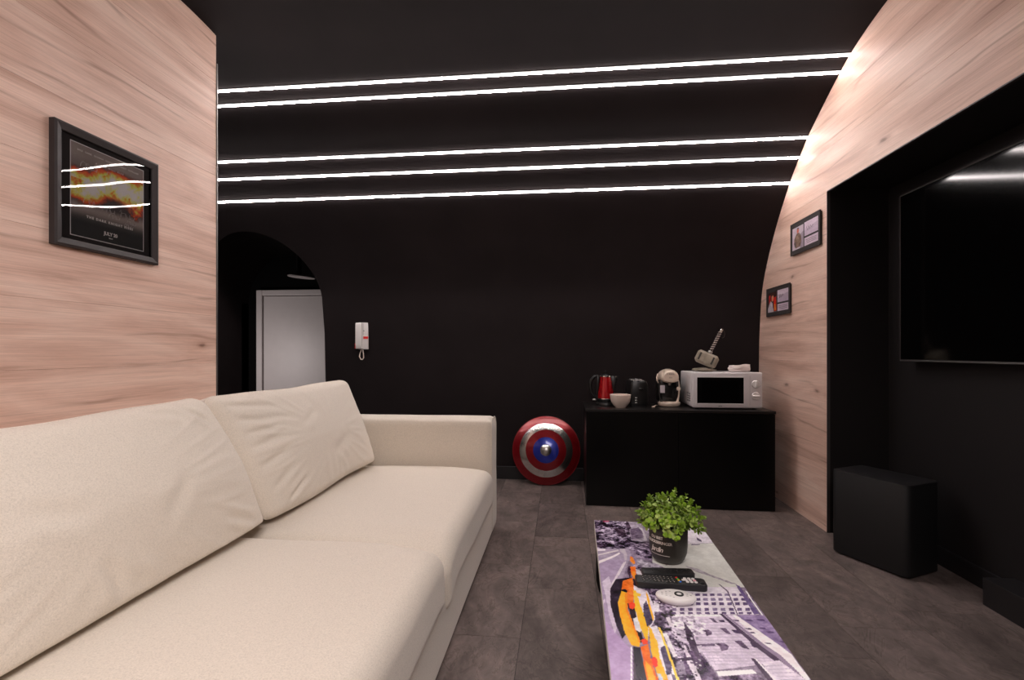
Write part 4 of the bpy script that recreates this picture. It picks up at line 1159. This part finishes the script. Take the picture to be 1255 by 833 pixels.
cb = B().tube([(.700, 3.60, CZ+.004), (.680, 3.56, CZ+.006), (.664, 3.52, CZ+.012), (.652, 3.49, CZ+.010), (.640, 3.475, CZ+.006), (.628, 3.478, CZ+.005)], .0028, 8).tube([(.69, 3.585, CZ+.004), (.666, 3.54, CZ+.004), (.650, 3.50, CZ+.004), (.645, 3.475, CZ+.004)], .0028, 8).box((.640, 3.472, CZ+.0055), (.022, .010, .010), .002).put('power_cable', 'cable')
tag(cb, 'beige cable end lying beside the cream coffee machine', 'cable')

# microwave
MX0, MX1, MY, MD, MH = .885, 1.340, 3.405, .345, .251
mw = thing('microwave', 'white microwave oven with two round dials on the black cabinet', 'microwave', ((MX0+MX1)/2, MY, CZ))
hw = (MX1-MX0)/2
B().lo((-hw+.004, .02, .012), (hw-.004, MD, MH-.004), .008).put('casing', 'white', mw)
B().lo((-hw, -.006, .009), (hw, .030, MH), .011, 4).put('front', 'white', mw)
dw0, dw1 = -hw+.030, -hw+.332
b = B().lo((dw0-.006, -.010, .034), (dw0, .001, .222), .002).lo((dw1, -.010, .034), (dw1+.006, .001, .222), .002).lo((dw0, -.010, .034), (dw1, .001, .041), .002).lo((dw0, -.010, .215), (dw1, .001, .222), .002)
b.put('door_frame', 'white', mw)
B().lo((dw0, -.0085, .041), (dw1, 0, .215)).put('door_window', 'glossblk', mw, False)
B().lo((dw0+.03, -.0090, .062), (dw1-.03, -.0083, .195)).put('window_mesh', 'screen', mw, False)
kx = hw-.046
for z, rot in ((.172, 0), (.092, PI/2)):
    k = B().lathe([(0, .010), (.024, .010), (.0265, .007), (.027, 0)], (kx, -.006, z), 36, Matrix.Rotation(PI/2, 4, 'X')).put('dial', 'whitep', mw)
    B().box((0, 0, 0), (.012, .016, .046), .004, 2).put('grip', 'whitep', k, loc=(kx, -.020, z), rot=(0, rot, 0))
    B().tube([(kx+.031*math.cos(t), -.0062, z+.031*math.sin(t)) for t in [math.radians(-40+26*q) for q in range(11)]], .0004, 4).put('dial_scale', 'greyink', mw)
B().lo((hw-.083, -.0066, .03), (hw-.0822, -.0055, .228)).put('panel_groove', 'greyink', mw, False)
text('lettering', 'JATA', .0095, 'greyink', mw, facing((-.047, -.0065, .0225), (1, 0, 0)), .0003, 1.0, .0002)
B().lo((-hw+.0028, .055, .028), (-hw+.0042, .185, .225), .0005).put('side_panel', 'white', mw, False)
for k in range(5):
    for j in range(4):
        B().lo((-hw+.0015, .066+k*.017, .045+j*.016), (-hw+.003, .072+k*.017, .055+j*.016)).put('vent', 'dgrey', mw, False)
for x in (-hw+.04, hw-.04):
    for y in (.04, MD-.04): B().lathe([(0, 0), (.012, 0), (.013, .013), (0, .013)], (x, y, 0), 16).put('foot', 'blkm', mw)

# grey mallet propped on its stand
MT = CZ+MH
st = thing('mallet_stand', 'rugged grey rock shaped stand under the mallet on the microwave', 'stand', (1.02, 3.60, MT)); st.scale = (1, 1, 1.0)
def rock(t):
    bmesh.ops.create_icosphere(t, subdivisions=4, radius=1)
    for v in t.verts:
        q = v.co.copy(); nse = noise.noise(q*2.2)*.22+noise.noise(q*5)*.08
        q *= 1+nse; v.co = Vector((q.x*.080, q.y*.052, max(0, (q.z*.014+.011)*(1.0-.35*max(0, q.x)))))
B()._new(rock).put('base', 'greyh', st, ang=25)
hm = thing('mallet', 'grey block headed mallet with wrapped handle, propped on its stand', 'mallet', (1.036, 3.60, MT+.085)); hm.scale = (1, 1, 1.12)
hm.rotation_euler = (math.radians(-8), math.radians(24), math.radians(-24))
b = B().box((0, 0, 0), (.148, .094, .080), .0)
bm_ = b.bm
bmesh.ops.bevel(bm_, geom=[e for e in bm_.edges], offset=.014, segments=1, profile=.5, affect='EDGES')
b.put('head', 'greyh', hm, ang=20)
for s in (-1, 1):
    B().lo((s*.046-.006, -.0505, -.024), (s*.046+.006, -.0485, .024), .001).put('inlay', 'dgrey', hm, False)
B().lathe([(.012, .045), (.016, .046), (.015, .056), (.011, .058)], seg=20).put('socket', 'steel', hm)
B().lathe([(0, .05), (.0085, .05), (.0085, .195), (0, .195)], seg=16).put('handle', 'leather', hm)
b = B()
for k in range(9):
    z0 = .064+k*.0145
    b.tube([(.0098*math.cos(t), .0098*math.sin(t), z0+.006*t/PI) for t in [q*PI/6 for q in range(13)]], .0029, 6)
b.put('grip_wrap', 'lightwrap', hm)
B().lathe([(0, .214), (.008, .213), (.0115, .207), (.0115, .196), (.009, .193)], seg=20).put('pommel', 'chrome', hm)
B().tube([(.004, 0, .206), (.022, 0, .204), (.034, 0, .188), (.038, 0, .168), (.030, 0, .160)], .0012, 6).put('wrist_loop', 'leather', hm)

# folded cloth
def cloth(t):
    nu, nv = 40, 26; V = []
    for i in range(nu):
        row = []
        for j in range(nv):
            a = 2*PI*j/nv; u = i/(nu-1)*2-1
            rx = .030*math.sqrt(max(0.02, 1-abs(u)**6)); cy = math.cos(a); cz = math.sin(a)
            fold = .0025*math.sin(a*3+u*4)+.003*noise.noise(Vector((u*3, cy*2, cz*2)))
            yy = (rx+fold)*1.3*math.copysign(abs(cy)**.95, cy); zz = (.0215+fold+.006*math.exp(-((u-.35)/.5)**2))*math.copysign(abs(cz)**.95, cz)
            row.append(t.verts.new((u*.070, yy+.006*u, max(.0, zz+.0225+.003*u))))
        V.append(row)
    for i in range(nu-1):
        for j in range(nv): t.faces.new((V[i][j], V[i+1][j], V[i+1][(j+1) % nv], V[i][(j+1) % nv]))
    t.faces.new(V[0]); t.faces.new(V[-1])
    bmesh.ops.recalc_face_normals(t, faces=t.faces[:])
cl = thing('folded_cloth', 'white rolled terry cloth on the microwave, beside the mallet', 'towel', (1.232, 3.52, MT), math.radians(-6))
B()._new(cloth).put('cloth', 'towel', cl, ang=70)
b = B()
b.tube([(-.072, -.002+.016*math.cos(t)*(1-.09*t), .019+.011*math.sin(t)*(1-.09*t)) for t in [q*PI/8 for q in range(44)]][:40], .0022, 6)
b.put('rolled_edge', 'towel', cl)
B().grid(lambda i, j: (-.066+.062*i/11, -.041-.004*math.sin(j/7*PI)+.001*noise.noise(Vector((i*.4, j*.4, 0))), .0008+.0115*j/7), 12, 8).put('hanging_fold', 'towel', cl)

# ------------------------------------------------------------------ round shield leaning on the wall
sh = thing('round_shield', 'round red metal shield with silver ring and blue centre, leaning on the black wall', 'shield', (-.120, 3.852, 0))
lean = math.radians(-(90-11.5))
sh_t = Matrix.Translation((0, 0, 0))
R0 = .268
def dome(r): return .086*(1-(r/R0)**2)
def ring(r0, r1, n=8, lift=0): return [(r0+(r1-r0)*k/n, dome(r0+(r1-r0)*k/n)+lift) for k in range(n+1)]
shape = Matrix.Translation((0, .0, R0*math.cos(math.radians(11.5))+.003)) @ Matrix.Rotation(math.radians(90-11.5), 4, 'X')
def shp(b, name, m): 
    o = b.put(name, m, sh); o.data.transform(shape); return o
shp(B().lathe(ring(.2085, R0-.003)+[(R0, .002), (R0-.002, -.003), (R0-.012, -.002)], seg=96), 'outer_band', 'shieldred')
shp(B().lathe([(.1565, dome(.1565)-.001)]+ring(.158, .208, 6, .0012)+[(.209, dome(.209)-.001)], seg=96), 'silver_band', 'chrome')
shp(B().lathe(ring(.100, .158), seg=96), 'inner_band', 'shieldred')
shp(B().lathe([(.0995, dome(.1))]+ring(.099, .040, 6, .0012), seg=72), 'centre_band', 'blue')
shp(B().lathe([(0, dome(0)+.016), (.020, dome(0)+.014), (.036, dome(0)+.007), (.044, dome(.04)+.001)], seg=48), 'boss', 'steel')
shp(B().lathe([(0, dome(0)-.006), (.1, dome(.1)-.006), (.2, dome(.2)-.006), (R0-.01, -.004)], seg=64), 'back_shell', 'dgrey')

# ------------------------------------------------------------------ intercom handset on the back wall
YI = at_z(1.18)
ic = thing('intercom_phone', 'white intercom handset with looped cord on the black wall', 'intercom', (-1.667, YI, 1.064), math.radians(8))
B().lo((-.030, -.020, 0), (.052, .002, .225), .005).put('base_plate', 'whitep', ic)
b = B()
b.prism([(-.016, .004), (.0, .012), (.004, .06), (.004, .165), (.0, .212), (-.016, .222), (-.040, .222), (-.045, .18), (-.045, .05), (-.040, .004)], -.026, .026, Matrix.Translation((-.022, -.002, 0)) @ Matrix.Rotation(PI/2, 4, 'Z') @ Matrix.Rotation(PI/2, 4, 'X'), .006, 3)
b.put('handset', 'whitep', ic)
B().lo((.012, -.0225, .088), (.052, -.0195, .108), .001).put('red_label', 'redp', ic, False)
B().lathe([(0, 0), (.004, 0), (.004, .002), (0, .002)], (.017, -.020, .155), 12, Matrix.Rotation(PI/2, 4, 'X')).put('microphone', 'dgrey', ic)
B().lo((.010, -.0215, .12), (.012, -.0198, .22)).put('groove', 'greyink', ic, False)
B().lo((-.056, -.03, .006), (-.049, -.010, .050), .002).put('side_tab', 'redp', ic, False)
pts = [(-.004, -.012, .004), (-.016, -.016, -.035), (-.020, -.018, -.060), (-.010, -.018, -.082), (.004, -.018, -.086), (.014, -.017, -.070), (.012, -.015, -.040), (.004, -.012, .004)]
cur = []
for i in range(len(pts)-1):
    for t in range(6):
        a, c_ = Vector(pts[i]), Vector(pts[i+1]); cur.append(a.lerp(c_, t/6))
B().tube([p+Vector((.0012*math.cos(k*1.9), .0012*math.sin(k*1.9), 0)) for k, p in enumerate(cur)], .0042, 8).put('cord', 'bowl', ic)

# ------------------------------------------------------------------ lamp in the corridor
lp = thing('ceiling_lamp', 'dim grey disc lamp on a black stem above the corridor door', 'lamp', (-3.08, 5.5, 1.93))
B().lathe([(0, -.004), (.150, -.004), (.155, .002), (.150, .010), (.03, .014), (0, .014)], seg=48, mtx=Matrix.Rotation(math.radians(4), 4, 'Y')).put('shade', 'door', lp)
B().tube([(-.03, 0, .012), (-.03, 0, .57)], .028, 20).put('stem', 'skirt', lp)

# ------------------------------------------------------------------ television and subwoofer in the recess
tv = thing('television', 'large wall mounted flat black television in the black recess', 'television', (1.79, 2.0, 1.0))
tv.rotation_euler = (0, 0, 0)
B().lo((0, -.80, .0), (.035, .77, .870), .003).put('housing', 'blk', tv, False)
B().lo((-.0015, -.797, .008), (.0, .767, .867)).put('screen', 'screen', tv, False)
B().lo((-.0035, .766, .0), (.004, .7715, .872)).lo((-.0035, -.80, .866), (.004, .7715, .872)).put('bezel', 'frame', tv, False)  # bezel lighter than the housing: faint edge highlight put into its colour
B().lo((-.004, -.80, -.003), (.010, .77, .004), .001).put('bottom_trim', 'alu', tv, False)
B().lo((.035, -.3, .25), (NX-1.79-.002, .3, .6), .004).put('wall_bracket', 'blkm', tv, False)
sb = thing('subwoofer', 'black box subwoofer with rounded corners standing below the television', 'speaker', (1.5990, 2.6020, 0), math.radians(28))
def rrect(w, h, r, n=5):
    out = []
    for cx, cy, a0 in ((w-r, h-r, 0), (-w+r, h-r, 90), (-w+r, -h+r, 180), (w-r, -h+r, 270)):
        for k in range(n+1): a = math.radians(a0+90*k/n); out.append((cx+r*math.cos(a), cy+r*math.sin(a)))
    return out
B().prism(rrect(.123, .18, .030), .010, .428, None, .002).put('cabinet_body', 'subm', sb)
B().prism(rrect(.122, .179, .029), .428, .432, None, .0015).put('top_plate', 'skirt', sb)
B().prism(rrect(.105, .16, .025), 0, .010, None, .002).put('plinth', 'blk', sb)

# ------------------------------------------------------------------ framed poster on the left wall
PY0, PY1, PZ0, PZ1 = 1.548, 1.995, 1.432, 1.880
pf = thing('framed_poster', 'square black framed film poster of fiery explosion on the left wood wall', 'picture', (XL, (PY0+PY1)/2, (PZ0+PZ1)/2))
pw, ph = (PY1-PY0)/2, (PZ1-PZ0)/2
b = B(); fw = .030
def rail(t):
    outer = [(-pw, -ph), (pw, -ph), (pw, ph), (-pw, ph)]; inner = [(-pw+fw, -ph+fw), (pw-fw, -ph+fw), (pw-fw, ph-fw), (-pw+fw, ph-fw)]
    sec = [(0, 0, 0), (0, 0, .022), (0, .25, .026), (0, .95, .018), (0, 1, .015), (0, 1, .002)]
    R_ = []
    for k in range(4):
        o_, i_ = outer[k], inner[k]
        R_.append([t.verts.new((x, o_[0]+(i_[0]-o_[0])*f, o_[1]+(i_[1]-o_[1])*f)) for _, f, x in sec])
    for k in range(4):
        a, c_ = R_[k], R_[(k+1) % 4]
        for i in range(5): t.faces.new((a[i], c_[i], c_[i+1], a[i+1]))
    bmesh.ops.recalc_face_normals(t, faces=t.faces[:])
b._new(rail).put('frame', 'frame', pf, ang=8)
B().lo((.002, -pw+fw-.002, -ph+fw-.002), (.006, pw-fw+.002, ph-fw+.002)).put('mount', 'mount', pf, False)
# poster: fire burst between dark smoke, painted flat
rng = np.random.default_rng(3)
nu_, nv_ = 230, 260
U, V = np.meshgrid(np.linspace(0, 1, nu_), np.linspace(0, 1, nv_))
def nz2(sc, seed, ax=1.0):
    out = np.zeros(U.shape)
    for o_ in range(5):
        f = sc*2**o_
        out += np.array([[0.0]]) if False else (np.sin(U*f*ax*2.1+seed+1.7*np.sin(V*f*1.3+seed*2+o_))*np.cos(V*f*1.9-seed*1.3+1.4*np.sin(U*f*1.1*ax+o_*2)))/1.6**o_
    return out/2.2
grey = 112-52*np.clip((V-.12)/.3, 0, 1)+56*np.exp(-((V-.68)/.075)**2)-46*np.clip((V-.74)/.1, 0, 1)
fire_gain = 1.35
img2 = np.stack([grey*1.04, grey*.96, grey*.92], -1)+nz2(5, 1)[..., None]*6
cyl = .455-.15*U+.02*np.sin(U*9)
fire = np.exp(-((V-cyl)/.14)**2)*(1.25-.35*np.exp(-((U-.48)/.10)**2))*(.80+.45*nz2(9, 2)+.18*nz2(30, 5))*(1-.45*np.exp(-((U-.04)/.14)**2)*(V > .38))
fire *= fire_gain
fire += .7*np.exp(-((U-.5)/.16)**2-((V-.25)/.08)**2)*(.7+.6*nz2(16, 7))
fire += .65*np.exp(-((U-.86)/.14)**2-((V-.56)/.09)**2)*(.6+.8*nz2(18, 4))+.55*np.exp(-((U-.16)/.16)**2-((V-.53)/.07)**2)*(.6+.8*nz2(18, 9))
stops = np.array([0, .22, .38, .55, .75, 1.0, 1.4]); cols = np.array([[50, 40, 40], [90, 44, 34], [176, 62, 30], [232, 104, 36], [248, 168, 74], [253, 214, 140], [255, 236, 190]])
fc = np.stack([np.interp(fire, stops, cols[:, c]) for c in range(3)], -1); al = np.clip((fire-.12)/.2, 0, 1)[..., None]
img2 = img2*(1-al)+fc*al
smoke = np.clip(1.3*np.exp(-((U-.62)/.20)**2-((V-.53)/.07)**2)+.9*np.exp(-((U-.60)/.25)**2-((V-.60)/.05)**2)-.2+.25*nz2(8, 3), 0, 1)[..., None]*.85
img2 = img2*(1-smoke)+np.array([44, 36, 36])*smoke
edge_ = (U < .012) | (U > .988) | (V < .010) | (V > .990)
img2[edge_] = (205, 198, 194)
qy, qz0, qz1 = .150, -.176, .176
print_sheet('poster_print', np.clip(img2, 0, 235), lambda a, b_: (1, 0, 0) if a == 'n' else (.0068, (a-.5)*2*qy*1.06+.004, qz1+(qz0-qz1)*b_), 'print', pf, 2.5)
W_ = qy*2.12
def ptext(bd, size, y, z, sp=1.0, bold=0, sx=1, m='brightink', rot=0):
    mt = facing((.0072, y+.004, z), (0, 1, 0)) @ Matrix.Rotation(rot, 4, 'Z') @ Matrix.Diagonal((sx, 1, 1, 1))
    o = text('lettering', bd, size, m, pf, mt, .0001, sp, bold); return o
ptext('BALE   CAINE   OLDMAN   HATHAWAY   HARDY   COTILLARD', .0085, 0, .150, 1.12, .0003)
ptext('A FIRE WILL RISE', .0085, 0, .123, 1.9, .0003)
ptext('THE DARK KNIGHT RISES', .0130, .004, -.093, 1.38, .0007, 1.02)
ptext('JULY 20', .0185, .004, -.139, .95, .0008)
ptext('IMAX', .007, .004, -.155, 1.0, .0002)
b = B()
for k, (y0, z0, s) in enumerate(((-.115, .105, 1.1), (-.105, -.030, 1.1), (-.025, -.040, .9), (.045, -.040, 1.1), (.0, -.060, .8), (.08, -.066, .7), (.07, -.082, .6), (-.01, .105, .7))):
    random.seed(k+40); ph_ = random.random()*6; pts = []
    for i in range(34):
        u = i/33; pts.append((.0073, y0+s*(.062*u+.007*math.sin(u*21+ph_)), z0+s*(.010*math.sin(u*27+ph_)*(1-u*.4)-.010*u+.004*math.sin(u*60+ph_*2))))
    b.tube(pts, .0005, 4)
b.put('signatures', 'brightink', pf)
B().grid(lambda i, j: (.0128, (pw-fw+.003)*(2*i/29-1), (ph-fw+.003)*(2*j/29-1)), 30, 30).flip(1).put('glazing', 'glass', pf, False)

# ------------------------------------------------------------------ two small signed photo frames on the right wall
def photo_frame(y0, y1, z0, z1, label, kind):
    t = thing('photo_frame', label, 'picture', (XR, (y0+y1)/2, (z0+z1)/2))
    w_, h_ = (y1-y0)/2, (z1-z0)/2
    # seen from the room, the far side (larger y) is on the left
    B().lo((-.014, -w_, -h_), (-.009, w_, h_), .001).lo((-.009, -w_+.006, -h_+.006), (-.0005, w_-.006, h_-.006)).put('backing', 'mount', t, False)
    B().lo((-.0165, -w_, h_-.006), (-.0135, w_, h_)).lo((-.0165, -w_, -h_), (-.0135, w_, -h_+.006)).lo((-.0165, -w_, -h_), (-.0135, -w_+.006, h_)).lo((-.0165, w_-.006, -h_), (-.0135, w_, h_)).put('rim', 'frame', t, False)
    def sheet(name, ya, yb, za, zb, shapes, base, seed):
        im = raster(60, 90, 100, 100, shapes, base, seed)
        print_sheet(name, im, lambda a, b_: (-1, 0, 0) if a == 'n' else (-.0146, ya+(yb-ya)*a, za+(zb-za)*b_), 'print', t, 1.0)
    Lx = w_-.024
    if kind == 0:
        sh_ = [((190, 176, 186), 6, [(0, 0), (100, 0), (100, 100), (0, 100)]), ((150, 138, 150), 6, [(60, 40), (100, 30), (100, 100), (70, 100)]),
               ((118, 92, 78), 14, [(34, 34), (44, 28), (64, 30), (78, 44), (82, 70), (72, 92), (30, 94), (14, 72), (18, 50)]), ((140, 118, 100), 14, [(40, 40), (62, 38), (70, 60), (60, 84), (40, 84)]),
               ((206, 110, 84), 4, [(42, 12), (50, 8), (58, 12), (60, 22), (52, 31), (44, 27), (41, 20)]), ((60, 38, 34), 3, [(41, 12), (47, 5), (56, 5), (60, 13), (51, 10)]), ((70, 60, 66), 8, [(18, 66), (28, 62), (32, 84), (22, 90)])]
    else:
        sh_ = [((54, 30, 28), 6, [(0, 0), (100, 0), (100, 100), (0, 100)]), ((206, 40, 30), 6, [(64, 30), (92, 24), (98, 96), (70, 98)]), ((186, 34, 34), 6, [(10, 20), (26, 10), (34, 50), (16, 70)]),
               ((196, 186, 196), 8, [(28, 44), (46, 50), (58, 62), (66, 99), (0, 99), (2, 78)]), ((214, 138, 108), 4, [(44, 20), (56, 12), (66, 18), (66, 34), (56, 48), (44, 46), (40, 32)]),
               ((70, 40, 30), 4, [(46, 16), (60, 6), (70, 16), (68, 26), (60, 16), (48, 20)]), ((46, 40, 48), 5, [(52, 46), (64, 42), (68, 74), (58, 82)]), ((220, 150, 60), 6, [(74, 62), (86, 60), (90, 92), (76, 92)])]
    # the photo, left half
    sheet('portrait_print', w_-.026, .014, h_-.034, -h_+.030, sh_, (190, 176, 186), 3+kind)
    sheet('signed_card', .002, -w_+.022, h_-.030, -.012, [((208, 190, 204), 5, [(0, 0), (100, 0), (100, 100), (0, 100)]), ((186, 168, 186), 4, [(0, 60), (100, 30), (100, 100), (0, 100)])], (204, 188, 200), 7+kind)
    sheet('caption_card', .002, -w_+.022, -.024, -h_+.030, [((196, 178, 192), 5, [(0, 0), (100, 0), (100, 100), (0, 100)])], (196, 180, 192), 9+kind)
    b = B(); pts = []
    for i in range(30):
        u = i/29; pts.append((-.0149, -.022-.085*u*(.8 if kind else 1), .028+.014*math.sin(u*22)*(1-u*.5)+.004*u))
    b.tube(pts, .0008, 4).put('signature', 'greyink', t)
    b = B()
    for q in range(3): b.lo((-.0150, -w_+.040, -.040-q*.010), (-.0147, -.018-q*.006, -.0375-q*.010))
    b.put('caption_lines', 'greyink', t, False)
photo_frame(3.027, 3.396, 1.677, 1.884, 'upper small black frame with portrait and signed card on the right wood wall', 0)
photo_frame(3.407, 3.777, 1.301, 1.507, 'lower small black frame with red toned portrait and signed card', 1)
